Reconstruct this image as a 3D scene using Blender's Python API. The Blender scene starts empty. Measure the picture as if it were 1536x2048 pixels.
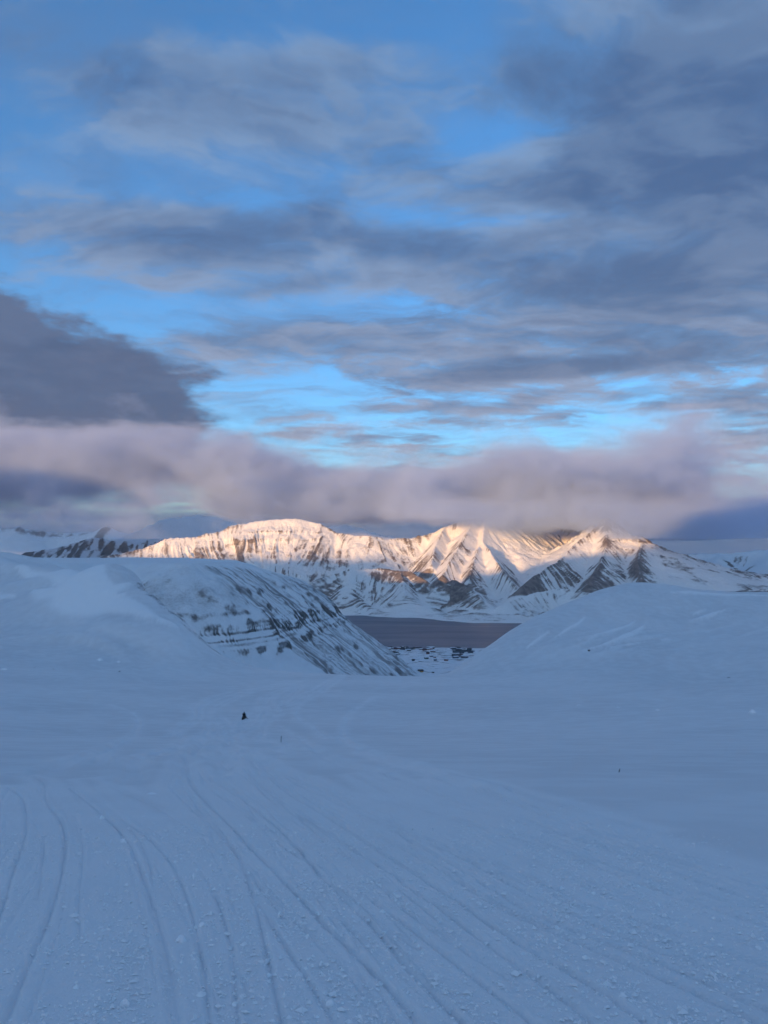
import bpy, math, random
import numpy as np
from mathutils import Vector
random.seed(7)
R = math.radians
sc = bpy.context.scene

# ------------------------------------------------------------------ camera
FPX = 1500.0                      # focal length in pixels of the 1536 x 2048 photograph
HORIZON = 1100.0                  # row of the level horizon
EYE = 521.7                       # camera height above the fjord (m); snow underfoot at 520
PITCH = math.atan((HORIZON - 1024.0) / FPX)
cam = bpy.data.cameras.new('camera')
camo = bpy.data.objects.new('camera', cam)
sc.collection.objects.link(camo)
camo.location = (0, 0, EYE)
camo.rotation_euler = (math.pi / 2 + PITCH, 0, 0)
cam.sensor_fit = 'VERTICAL'
cam.sensor_height = 36.0
cam.lens = 36.0 * FPX / 2048.0
cam.clip_start = 0.1
cam.clip_end = 200000.0
sc.camera = camo

# ------------------------------------------------------------------ light and exposure
SUN_EL, SUN_AZ = 3.4, 205.0       # low sun behind the camera, to the left (azimuth clockwise from +Y)
EXPOSURE = 1.5
SKY_STRENGTH = 0.12
sun_dir = Vector((math.sin(R(SUN_AZ)) * math.cos(R(SUN_EL)), math.cos(R(SUN_AZ)) * math.cos(R(SUN_EL)), math.sin(R(SUN_EL))))
sl = bpy.data.lights.new('sun', 'SUN')
sl.energy = 2.85
sl.angle = R(0.6)
sl.color = (1.0, 0.55, 0.22)
slo = bpy.data.objects.new('sun', sl)
sc.collection.objects.link(slo)
slo.rotation_euler = (-sun_dir).to_track_quat('-Z', 'Y').to_euler()
vs = sc.view_settings
vs.view_transform = 'Standard'
vs.look = 'None'
vs.gamma = 1.0
vs.exposure = EXPOSURE
vs.use_curve_mapping = False
sc.cycles.use_denoising = True
try:
    sc.cycles.denoiser = 'OPENIMAGEDENOISE'
except Exception:
    pass
sc.cycles.use_adaptive_sampling = True
sc.cycles.adaptive_threshold = 0.025
sc.cycles.adaptive_min_samples = 16
sc.cycles.max_bounces = 6
sc.cycles.diffuse_bounces = 2
sc.cycles.volume_bounces = 3
sc.cycles.volume_step_rate = 1.0
sc.cycles.volume_max_steps = 256


def pix(x, y):
    """photograph pixel -> (azimuth, elevation) of its ray, radians"""
    u = (x - 768.0) / FPX
    v = (1024.0 - y) / FPX
    f = math.cos(PITCH) - v * math.sin(PITCH)
    z = v * math.cos(PITCH) + math.sin(PITCH)
    return math.atan2(u, f), math.atan2(z, math.hypot(u, f))


def at(x, y, Y):
    """point on the ray of a photograph pixel at forward distance Y"""
    u = (x - 768.0) / FPX
    v = (1024.0 - y) / FPX
    f = math.cos(PITCH) - v * math.sin(PITCH)
    z = v * math.cos(PITCH) + math.sin(PITCH)
    return np.array((u / f * Y, Y, EYE + z / f * Y))


# ------------------------------------------------------------------ node helper
class NT:
    def __init__(self, tree):
        self.t = tree

    def n(self, typ, **kw):
        nd = self.t.nodes.new(typ)
        for k, v in kw.items():
            setattr(nd, k, v)
        return nd

    def put(self, sock, v):
        if isinstance(v, (int, float)):
            sock.default_value = v
        elif isinstance(v, (tuple, list)):
            if len(v) == 3 and sock.type == 'RGBA':
                v = (*v, 1.0)
            sock.default_value = v
        else:
            self.t.links.new(v, sock)

    def m(self, op, a, b=None, c=None, clamp=False):
        nd = self.n('ShaderNodeMath', operation=op, use_clamp=clamp)
        self.put(nd.inputs[0], a)
        if b is not None:
            self.put(nd.inputs[1], b)
        if c is not None:
            self.put(nd.inputs[2], c)
        return nd.outputs[0]

    def sstep(self, v, a, b):
        nd = self.n('ShaderNodeMapRange', interpolation_type='SMOOTHSTEP')
        self.put(nd.inputs[0], v)
        self.put(nd.inputs[1], a)
        self.put(nd.inputs[2], b)
        return nd.outputs[0]

    def ramp(self, v, a, b, lo=0.0, hi=1.0):
        nd = self.n('ShaderNodeMapRange')
        for i, q in enumerate((v, a, b, lo, hi)):
            self.put(nd.inputs[i], q)
        return nd.outputs[0]

    def mix(self, f, a, b, blend='MIX'):
        nd = self.n('ShaderNodeMix', data_type='RGBA', blend_type=blend)
        self.put(nd.inputs[0], f)
        self.put(nd.inputs[6], a)
        self.put(nd.inputs[7], b)
        return nd.outputs[2]

    def noise(self, vec, scale, detail=4.0, rough=0.5, lac=2.0, dist=0.0):
        nd = self.n('ShaderNodeTexNoise')
        if vec is not None:
            self.put(nd.inputs['Vector'], vec)
        nd.inputs['Scale'].default_value = scale
        nd.inputs['Detail'].default_value = detail
        nd.inputs['Roughness'].default_value = rough
        nd.inputs['Lacunarity'].default_value = lac
        nd.inputs['Distortion'].default_value = dist
        return nd.outputs['Fac']

    def xyz(self, x, y, z):
        nd = self.n('ShaderNodeCombineXYZ')
        for i, q in enumerate((x, y, z)):
            self.put(nd.inputs[i], q)
        return nd.outputs[0]

    def sep(self, v):
        nd = self.n('ShaderNodeSeparateXYZ')
        self.put(nd.inputs[0], v)
        return nd.outputs


# ------------------------------------------------------------------ sky with its broken cloud layer
world = bpy.data.worlds.new('World')
sc.world = world
world.use_nodes = True
W = NT(world.node_tree)
sky = W.n('ShaderNodeTexSky', sky_type='NISHITA', sun_disc=False)
sky.sun_elevation = R(SUN_EL)
sky.sun_rotation = R(SUN_AZ)
sky.dust_density = 0.0
sky.ozone_density = 3.7
sky.air_density = 0.9
bg = world.node_tree.nodes['Background']
bg.inputs[1].default_value = SKY_STRENGTH
CK = 1.0 / (SKY_STRENGTH * 2 ** EXPOSURE)      # picture radiance -> world colour


def cc(r, g, b):
    f = lambda c: ((c / 255 + 0.055) / 1.055) ** 2.4 if c > 10 else c / 255 / 12.92
    return (f(r) * CK, f(g) * CK, f(b) * CK)


d = W.n('ShaderNodeTexCoord').outputs['Generated']
dx, dy, dz = W.sep(d)
phi = W.m('ARCTAN2', dx, dy)
the = W.m('ARCSINE', W.m('MINIMUM', W.m('MAXIMUM', dz, -1.0), 1.0))
zz = W.m('ADD', W.m('MAXIMUM', dz, 0.0), 0.10)
px_ = W.m('DIVIDE', dx, zz)
py_ = W.m('DIVIDE', dy, zz)
# warp of the direction, so that shaped clouds get ragged edges
wa = W.noise(W.xyz(px_, py_, 3.1), 1.6, 5.0, 0.55)
wb = W.noise(W.xyz(px_, py_, 9.7), 1.9, 5.0, 0.55)
damp = W.ramp(the, 0.03, 0.5, 0.35, 1.0)
phw = W.m('ADD', phi, W.m('MULTIPLY', W.m('MULTIPLY', W.m('SUBTRACT', wa, 0.5), 0.22), damp))
thw = W.m('ADD', the, W.m('MULTIPLY', W.m('MULTIPLY', W.m('SUBTRACT', wb, 0.5), 0.10), damp))


def blobs(lst, acc=0.0):
    """sum of soft bumps in direction space, centred where the photograph shows that cloud or gap"""
    for x, y, rx, ry, amp, tilt in [(*b, 0.0)[:6] for b in lst]:
        a, e = pix(x, y)
        kx, ky = FPX / rx, FPX / ry
        da = W.m('MULTIPLY_ADD', phw, kx, -a * kx)
        if tilt:
            de = W.m('MULTIPLY_ADD', phw, tilt * ky, W.m('MULTIPLY_ADD', thw, ky, (-e - a * tilt) * ky))
        else:
            de = W.m('MULTIPLY_ADD', thw, ky, -e * ky)
        q = W.m('MULTIPLY_ADD', da, da, W.m('MULTIPLY', de, de))
        acc = W.m('MULTIPLY_ADD', W.m('POWER', 0.36788, q), amp, acc)
    return acc


cov = blobs((
    (520, 130, 300, 75, 0.30, -0.05), (620, 265, 380, 60, 0.26, 0.12), (260, 450, 260, 70, 0.34), (560, 420, 210, 60, 0.30, -0.2),
    (1380, 250, 300, 260, 0.66), (1060, 380, 220, 45, 0.22), (1000, 150, 160, 90, 0.18),
    (900, 490, 260, 55, 0.30), (1150, 590, 420, 70, 0.32), (640, 690, 480, 40, 0.26), (1250, 720, 460, 45, 0.34, -0.06), (820, 770, 260, 30, 0.24),
    (40, 90, 130, 50, 0.15), (240, 560, 140, 20, 0.16), (600, 575, 160, 22, 0.2), (250, 200, 200, 40, 0.12),
    (900, 815, 380, 16, 0.20), (1480, 800, 130, 30, 0.25), (1440, 880, 160, 35, 0.2), (620, 870, 180, 14, 0.16), (960, 850, 120, 12, 0.18),
    # gaps of clear sky
    (440, 365, 300, 34, -0.34), (950, 290, 130, 45, -0.42), (900, 440, 280, 18, -0.26), (90, 590, 260, 60, -0.35), (430, 620, 420, 24, -0.26),
    (520, 800, 260, 45, -0.42), (1100, 780, 480, 22, -0.20), (1180, 868, 260, 24, -0.34), (1130, 690, 140, 12, -0.16), (30, 290, 170, 80, -0.34),
    (620, 25, 300, 40, -0.28), (900, 80, 90, 50, -0.2)))
# the layer is torn by wind: bend the coordinates before reading the noise
bend = W.m('MULTIPLY', W.m('SUBTRACT', wa, 0.5), 0.55)
bend2 = W.m('MULTIPLY', W.m('SUBTRACT', wb, 0.5), 0.40)
pyw = W.m('ADD', py_, bend2)
pxs = W.m('MULTIPLY', W.m('ADD', px_, bend), 0.72)
n1 = W.noise(W.xyz(pxs, pyw, 0.0), 1.9, 8.0, 0.63)
n2 = W.noise(W.xyz(W.m('MULTIPLY', pxs, 0.9), pyw, 5.0), 6.0, 6.0, 0.68)
dens = W.m('ADD', W.m('ADD', cov, W.m('ADD', 0.06, W.m('MULTIPLY', W.m('SUBTRACT', n1, 0.5), 1.15))), W.m('MULTIPLY', W.m('SUBTRACT', n2, 0.5), 0.95))
mask = W.m('MULTIPLY', W.sstep(dens, W.ramp(the, 0.1, 0.5, -0.04, -0.14), W.ramp(the, 0.1, 0.5, 0.24, 0.36)), W.ramp(dens, 0.0, 0.45, 0.80, 1.0))
thick = W.sstep(dens, 0.12, 0.62)
n3 = W.noise(W.xyz(pxs, W.m('ADD', pyw, 0.12), 0.0), 1.9, 5.0, 0.63)       # the same clouds seen a little nearer: lit tops, dark bellies
n4 = W.noise(W.xyz(px_, py_, 21.0), 2.2, 5.0, 0.6)
lit = W.m('ADD', W.m('MULTIPLY', W.m('SUBTRACT', n1, n3), 3.2), W.m('ADD', W.m('MULTIPLY', W.m('SUBTRACT', n4, 0.5), 1.0), W.m('MULTIPLY', W.m('SUBTRACT', n2, 0.5), 0.9)))
litm = W.sstep(lit, -0.28, 0.38)
high = W.sstep(the, 0.08, 0.5)
cl_lit = W.mix(high, cc(152, 161, 184), cc(128, 157, 194))
cl_mid = W.mix(high, cc(108, 137, 173), cc(84, 128, 180))
cl_drk = W.mix(high, cc(80, 111, 150), cc(68, 103, 150))
cbase = W.mix(thick, cl_mid, cl_drk)
ccol = W.mix(W.m('MULTIPLY', litm, W.ramp(thick, 0.0, 1.0, 0.95, 0.35)), cbase, cl_lit)
clear = W.mix(1.0, sky.outputs[0], (1.12, 1.30, 1.30), 'MULTIPLY')
# a thin high veil in the gaps
n5 = W.noise(W.xyz(W.m('MULTIPLY', W.m('ADD', px_, bend), 0.42), W.m('ADD', py_, W.m('MULTIPLY', bend2, 1.5)), 13.0), 3.4, 7.0, 0.68)
veil = W.m('MULTIPLY', W.sstep(n5, 0.40, 0.72), 0.72)
clear = W.mix(veil, clear, W.mix(litm, cl_mid, cl_lit))
skyc = W.mix(mask, clear, ccol)
# the dark bank of cloud low on the left, in front of the thin layer
fray = W.m('MULTIPLY', W.m('SUBTRACT', W.noise(W.xyz(W.m('MULTIPLY', phi, 6.0), W.m('MULTIPLY', the, 16.0), 2.0), 2.4, 7.0, 0.62), 0.5), 0.9)
dk = blobs(((-60, 700, 330, 105, 1.0), (60, 800, 300, 80, 1.0), (-330, 760, 360, 140, 1.0), (300, 845, 90, 30, 0.5, 0.25)))
dkm = W.sstep(W.m('ADD', dk, fray), 0.40, 0.70)
dkc = W.mix(W.sstep(W.m('ADD', the, W.m('MULTIPLY', fray, 0.30)), 0.17, 0.30), cc(50, 80, 120), cc(80, 102, 138))
skyc = W.mix(W.m('MULTIPLY', dkm, 0.96), skyc, dkc)
# clouds towards the low sun catch more of its light
vd = W.n('ShaderNodeVectorMath', operation='DOT_PRODUCT')
W.put(vd.inputs[0], d)
vd.inputs[1].default_value = tuple(sun_dir)
glow = W.m('POWER', W.m('MULTIPLY_ADD', vd.outputs['Value'], 0.5, 0.5), 4.0)
hz_n = W.noise(W.xyz(W.m('MULTIPLY', phi, 3.0), W.m('MULTIPLY', the, 30.0), 4.0), 1.4, 4.0, 0.6)
hz = W.sstep(W.m('ADD', the, W.m('MULTIPLY', W.m('SUBTRACT', hz_n, 0.5), 0.09)), 0.085, 0.03)
skyc = W.mix(W.m('MULTIPLY', hz, 0.97), skyc, W.mix(W.sstep(hz_n, 0.4, 0.7), cc(74, 103, 146), cc(106, 122, 154)))
skyc = W.mix(1.0, skyc, W.mix(glow, (1.0, 1.0, 1.0), (3.3, 1.9, 1.35)), 'MULTIPLY')
W.t.links.new(skyc, bg.inputs[0])
world.cycles.sampling_method = 'MANUAL'
world.cycles.sample_map_resolution = 1024


# ------------------------------------------------------------------ numpy noise
def _hash(ix, iy, seed):
    h = (ix.astype(np.int64) * 374761393 + iy.astype(np.int64) * 668265263 + seed * 974711) & 0xFFFFFFFF
    h = ((h ^ (h >> 13)) * 1274126177) & 0xFFFFFFFF
    return (h ^ (h >> 16)) & 0xFFFFFFFF


def pnoise(x, y, seed=0):
    """gradient noise, about -1..1"""
    x = np.asarray(x, float)
    y = np.asarray(y, float)
    x, y = np.broadcast_arrays(x, y)
    x0 = np.floor(x)
    y0 = np.floor(y)
    fx, fy = x - x0, y - y0
    u = fx * fx * fx * (fx * (fx * 6 - 15) + 10)
    v = fy * fy * fy * (fy * (fy * 6 - 15) + 10)
    out = 0
    for ox in (0, 1):
        for oy in (0, 1):
            a = _hash(x0 + ox, y0 + oy, seed) * (2 * math.pi / 4294967296.0)
            g = np.cos(a) * (fx - ox) + np.sin(a) * (fy - oy)
            out = out + g * (u if ox else 1 - u) * (v if oy else 1 - v)
    return out * 1.5


def fbm(x, y, octs=4, seed=0, gain=0.5, lac=2.03):
    s, a, f = 0.0, 1.0, 1.0
    for i in range(octs):
        s = s + a * pnoise(x * f + 17.3 * i, y * f - 9.1 * i, seed + i)
        a *= gain
        f *= lac
    return s


def sm(x, a, b):
    t = np.clip((x - a) / (b - a), 0, 1)
    return t * t * (3 - 2 * t)


# ------------------------------------------------------------------ mesh helpers
C = sc.collection


def link_mesh(name, v, f, mat, parent=None, normals=None, smooth=True, attrs=None):
    me = bpy.data.meshes.new(name)
    v = np.asarray(v, np.float32)
    f = np.asarray(f, np.int32)
    k = f.shape[1]
    me.vertices.add(len(v))
    me.vertices.foreach_set('co', v.ravel())
    me.loops.add(f.size)
    me.loops.foreach_set('vertex_index', f.ravel())
    me.polygons.add(len(f))
    me.polygons.foreach_set('loop_start', np.arange(0, f.size, k, dtype=np.int32))
    me.update(calc_edges=True)
    me.polygons.foreach_set('use_smooth', np.full(len(f), smooth))
    for nm, a in (attrs or {}).items():
        at_ = me.attributes.new(nm, 'FLOAT', 'POINT')
        at_.data.foreach_set('value', np.asarray(a, np.float32))
    me.materials.append(mat)
    if normals is not None:
        me.normals_split_custom_set_from_vertices(np.asarray(normals, np.float32))
    o = bpy.data.objects.new(name, me)
    C.objects.link(o)
    if parent is not None:
        o.parent = parent
    return o


def grid_faces(nr, nc):
    i = np.arange(nr - 1)[:, None] * nc + np.arange(nc - 1)[None, :]
    i = i.ravel()
    return np.stack((i, i + 1, i + nc + 1, i + nc), 1)


def grid_normals(X, Y, Z):
    P = np.stack((X, Y, Z), -1)
    du = np.gradient(P, axis=1)
    dv = np.gradient(P, axis=0)
    n = np.cross(du, dv)
    n /= np.linalg.norm(n, axis=-1, keepdims=True) + 1e-12
    return n.reshape(-1, 3)


def tag(o, label=None, cat=None, group=None, kind=None):
    for k, q in (('label', label), ('category', cat), ('group', group), ('kind', kind)):
        if q:
            o[k] = q
    return o


def sheet(X, Y, Z, mat, parts, ids=None, attrs=None):
    """a height-field grid, cut into named pieces of the setting by ids"""
    nr, nc = X.shape
    v = np.stack((X.ravel(), Y.ravel(), Z.ravel()), 1)
    f = grid_faces(nr, nc)
    nrm = grid_normals(X, Y, Z)
    out = []
    fid = np.zeros(len(f), int) if ids is None else ids.ravel()[f[:, 0]]
    for k, (name, label) in enumerate(parts):
        ff = f[fid == k]
        if len(ff) == 0:
            continue
        used, inv = np.unique(ff, return_inverse=True)
        o = link_mesh(name, v[used], inv.reshape(ff.shape), mat, normals=nrm[used],
                      attrs={a: q.ravel()[used] for a, q in (attrs or {}).items()})
        tag(o, label, None, None, 'structure')
        out.append(o)
    return out


# ------------------------------------------------------------------ materials
def material(name):
    m = bpy.data.materials.new(name)
    m.use_nodes = True
    return m, NT(m.node_tree), m.node_tree.nodes['Principled BSDF']


def geo_pos(N):
    return N.n('ShaderNodeNewGeometry').outputs['Position']


def bump(N, h, strength, dist, normal=None):
    b = N.n('ShaderNodeBump')
    b.inputs['Strength'].default_value = strength
    b.inputs['Distance'].default_value = dist
    N.put(b.inputs['Height'], h)
    if normal is not None:
        N.put(b.inputs['Normal'], normal)
    return b.outputs[0]


def attr(N, name):
    return N.n('ShaderNodeAttribute', attribute_name=name).outputs['Fac']


# near snow: wind-packed, with churned tracks
m_snow, N, P = material('packed_snow')
p = geo_pos(N)
churn = attr(N, 'churn')
n_big = N.noise(p, 0.02, 4.0, 0.55)
n_fine = N.noise(p, 26.0, 3.0, 0.6)
n_mid = N.noise(p, 3.0, 4.0, 0.6)
n_crust = N.noise(p, 0.22, 5.0, 0.6)
alb = N.mix(N.sstep(n_big, 0.35, 0.65), (0.67, 0.68, 0.70), (0.74, 0.745, 0.76))
alb = N.mix(N.m('MULTIPLY', N.sstep(n_crust, 0.42, 0.62), 0.35), alb, (0.84, 0.865, 0.885))
alb = N.mix(N.m('MULTIPLY', churn, 0.75), alb, (0.86, 0.87, 0.885))
alb = N.mix(N.m('MULTIPLY', attr(N, 'drift_light'), 0.75), alb, (0.95, 0.955, 0.96))  # paler drift faces: light from the sky put into the snow colour
rk = N.m('ADD', attr(N, 'rock'), N.m('ADD', N.m('MULTIPLY', N.m('SUBTRACT', N.noise(p, 0.12, 5.0, 0.65), 0.5), 1.1), N.m('MULTIPLY', N.m('SUBTRACT', N.noise(p, 0.9, 4.0, 0.65), 0.5), 1.2)))
alb = N.mix(N.sstep(rk, 0.42, 0.66), alb, (0.16, 0.165, 0.175))
N.put(P.inputs['Base Color'], alb)
P.inputs['Roughness'].default_value = 0.62
P.inputs['Specular IOR Level'].default_value = 0.25
hgt = N.m('ADD', N.m('MULTIPLY', n_fine, N.ramp(churn, 0.0, 1.0, 0.35, 1.6)), N.m('MULTIPLY', n_mid, 0.8))
N.put(P.inputs['Normal'], bump(N, hgt, 0.35, 0.03))

m_crumb, N, P = material('snow_crumb')
P.inputs['Base Color'].default_value = (0.86, 0.875, 0.89, 1)
P.inputs['Roughness'].default_value = 0.7
P.inputs['Specular IOR Level'].default_value = 0.2


def rock_snow(name, rock_a, rock_b, freq, soft=0.22, snow=(0.80, 0.83, 0.86), strata=0.0, nw=0.6, dust=None):
    """snow with bare rock where the terrain's own rock attribute says so, broken up by noise"""
    m, N, P = material(name)
    p = geo_pos(N)
    x, y, z = N.sep(p)
    rk = attr(N, 'rock')
    n1 = N.noise(p, freq, 6.0, 0.66)
    n2 = N.noise(p, freq * 5.0, 4.0, 0.65)
    k = N.m('ADD', rk, N.m('ADD', N.m('MULTIPLY', N.m('SUBTRACT', n1, 0.5), nw), N.m('MULTIPLY', N.m('SUBTRACT', n2, 0.5), 0.7)))
    if strata:
        ns = N.noise(N.xyz(N.m('MULTIPLY', x, 0.002), N.m('MULTIPLY', y, 0.002), N.m('MULTIPLY', z, strata)), 1.0, 4.0, 0.6)
        k = N.m('ADD', k, N.m('MULTIPLY', N.m('SUBTRACT', ns, 0.5), 0.8))
    f = N.sstep(k, 0.5 - soft, 0.5 + soft)
    rc = N.mix(N.sstep(N.noise(p, freq * 2.2, 4.0, 0.6), 0.35, 0.65), rock_a, rock_b)
    if dust:
        rc = N.mix(N.sstep(N.m('ADD', attr(N, 'cliff'), N.m('MULTIPLY', N.m('SUBTRACT', n2, 0.5), 0.8)), 0.3, 0.7), dust, rc)
    sn = N.mix(N.sstep(N.noise(p, freq * 0.5, 3.0, 0.5), 0.3, 0.7), tuple(c * 0.94 for c in snow), snow)
    N.put(P.inputs['Base Color'], N.mix(f, sn, rc))
    P.inputs['Roughness'].default_value = 0.75
    P.inputs['Specular IOR Level'].default_value = 0.15
    N.put(P.inputs['Normal'], bump(N, N.m('ADD', n2, N.m('MULTIPLY', f, 0.5)), 0.5, 0.25 / freq))
    return m


m_plateau = rock_snow('plateau_rock_and_snow', (0.07, 0.07, 0.075), (0.16, 0.15, 0.145), 0.06, 0.34, dust=(0.28, 0.28, 0.29))
m_far = rock_snow('far_rock_and_snow', (0.13, 0.11, 0.105), (0.27, 0.22, 0.20), 0.011, 0.30, snow=(0.85, 0.84, 0.83))
m_dist = rock_snow('distant_rock_and_snow', (0.10, 0.09, 0.09), (0.16, 0.14, 0.13), 0.006, 0.2)
m_valley = rock_snow('valley_snow_and_scree', (0.07, 0.075, 0.085), (0.13, 0.13, 0.13), 0.05, 0.2)

m_water, N, P = material('fjord_water')
p = geo_pos(N)
P.inputs['Base Color'].default_value = (0.06, 0.10, 0.15, 1)
P.inputs['IOR'].default_value = 1.333
x, y, z = N.sep(p)
wv = N.noise(N.xyz(N.m('MULTIPLY', x, 0.0012), N.m('MULTIPLY', y, 0.0045), 0.0), 1.0, 5.0, 0.6)
N.put(P.inputs['Roughness'], N.ramp(wv, 0.32, 0.68, 0.36, 0.52))

# ------------------------------------------------------------------ near terrain: valley floor, hillside on the left, hill on the right
CP = []


def prof(q):
    """height of the valley floor below the camera's feet along the valley"""
    q = np.asarray(q, float)
    xs = np.array([-4000, -200, 0, 60, 130, 185, 300, 400, 450, 520, 650, 900])
    zs = np.array([900, 46, 0, -14.1, -30.3, -39.2, -54.5, -66.5, -72.6, -86, -125, -215])
    return 520 + np.interp(q, xs, zs)


for y in (-60, -20, 0, 20, 45, 75, 110, 150, 200, 260, 330, 400, 450, 520, 650, 820):
    w = max(28.0, 0.42 * y)
    for k in (-1, -0.5, 0, 0.5, 1):
        xx = k * min(w, 150)
        if y >= 330 and k < 0:
            continue
        if y >= 400:
            continue
        CP.append((xx, y, prof(y) + 0.00025 * xx * xx * (1 if y < 330 else 0)))
# hillside on the left: (column, row, forward distance)
for q in ((560, 1345, 450), (520, 1337, 460), (440, 1306, 455), (360, 1241, 465), (310, 1196, 485), (290, 1171, 510), (200, 1141, 650), (100, 1127, 800), (0, 1122, 900),
          (-200, 1120, 980), (0, 1350, 320), (-200, 1350, 260), (250, 1345, 360), (400, 1335, 400), (0, 1300, 390), (200, 1300, 400), (330, 1290, 420), (0, 1240, 500),
          (200, 1220, 470), (0, 1180, 640), (150, 1170, 560), (-250, 1250, 440), (-300, 1180, 600), (-500, 1120, 800)):
    CP.append(tuple(at(*q)))
CP += [(-60, 700, 330), (-150, 760, 360), (-140, 950, 280), (-240, 860, 390), (-330, 960, 420), (-480, 1080, 450)]
CP.append(tuple(at(245, 1156, 570)))
# hill on the right
for q in ((880, 1352, 455), (930, 1322, 470), (1010, 1266, 505), (1070, 1230, 525), (1130, 1202, 550), (1190, 1178, 580), (1250, 1166, 610), (1300, 1171, 640), (1400, 1180, 660), (1480, 1181, 680),
          (1560, 1184, 700), (1700, 1180, 720), (1000, 1345, 400), (1100, 1340, 390), (1300, 1300, 420), (1540, 1300, 400), (1100, 1290, 440), (1200, 1240, 500), (1380, 1230, 520),
          (1540, 1230, 520), (1300, 1360, 330), (1540, 1370, 300), (1100, 1390, 285), (1700, 1300, 380), (1900, 1250, 450), (2100, 1150, 600)):
    CP.append(tuple(at(*q)))
CP += [(90, 760, 330), (200, 860, 390), (350, 950, 430), (550, 950, 470),
       (-500, 0, 600), (-300, 0, 552), (300, 0, 552), (500, 0, 590), (0, -150, 552), (-300, -150, 590), (300, -150, 585), (-500, 300, 560), (600, 300, 560)]


def behind(x, y, Y, c=1.0):
    """ground that drops out of sight just past a brow"""
    for f, dz in ((1.05, 4.0), (1.11, 13.0)):
        q = at(x, y, Y * f)
        CP.append((q[0], q[1], q[2] - dz * c))


for q in ((600, 1347, 450), (680, 1350, 452), (760, 1353, 452), (840, 1355, 452), (520, 1337, 460), (440, 1306, 455), (360, 1241, 465), (310, 1196, 485), (880, 1352, 455), (930, 1322, 470), (1010, 1266, 505), (1130, 1202, 550)):
    if q[1] >= 1347 and q[0] < 850:
        CP.append(tuple(at(*q)))
    behind(*q)
for q in ((290, 1171, 510), (245, 1156, 570),  (200, 1141, 650), (1250, 1166, 610), (1300, 1171, 640), (1400, 1180, 660), (1540, 1183, 690)):
    behind(*q, 0.5)
CP = np.array(CP, float)


def tps_fit(P):
    s = 100.0
    x = P[:, :2] / s
    n = len(x)
    r2 = ((x[:, None] - x[None]) ** 2).sum(-1)
    K = 0.5 * r2 * np.log(r2 + 1e-12) + np.eye(n) * 2e-4
    Q = np.concatenate((np.ones((n, 1)), x), 1)
    A = np.block([[K, Q], [Q.T, np.zeros((3, 3))]])
    w = np.linalg.solve(A, np.concatenate((P[:, 2], np.zeros(3))))
    return s, x, w


TP = tps_fit(CP)


def near_base(X, Y):
    s, c, w = TP
    sh = X.shape
    x = (X / s).ravel()
    y = (Y / s).ravel()
    out = np.empty_like(x)
    n = len(c)
    for a in range(0, len(x), 40000):
        b = slice(a, a + 40000)
        r2 = (x[b, None] - c[None, :, 0]) ** 2 + (y[b, None] - c[None, :, 1]) ** 2
        out[b] = (0.5 * r2 * np.log(r2 + 1e-12)) @ w[:n] + w[n] + w[n + 1] * x[b] + w[n + 2] * y[b]
    return out.reshape(sh)


def ground_hit(x, y):
    """where the ray of a photograph pixel meets the near terrain"""
    p1 = at(x, y, 1.0)
    ds = np.exp(np.linspace(math.log(2.5), math.log(900), 500))
    gx = p1[0] * ds
    gz = EYE + (p1[2] - EYE) * ds
    h = near_base(gx, ds)
    k = np.argmax(h >= gz)
    if not (h >= gz).any():
        k = len(ds) - 1
    a, b = max(k - 1, 0), k
    e0, e1 = gz[a] - h[a], gz[b] - h[b]
    t = e0 / (e0 - e1) if e0 != e1 else 0
    q = ds[a] + (ds[b] - ds[a]) * t
    return np.array((p1[0] * q, q))


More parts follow.
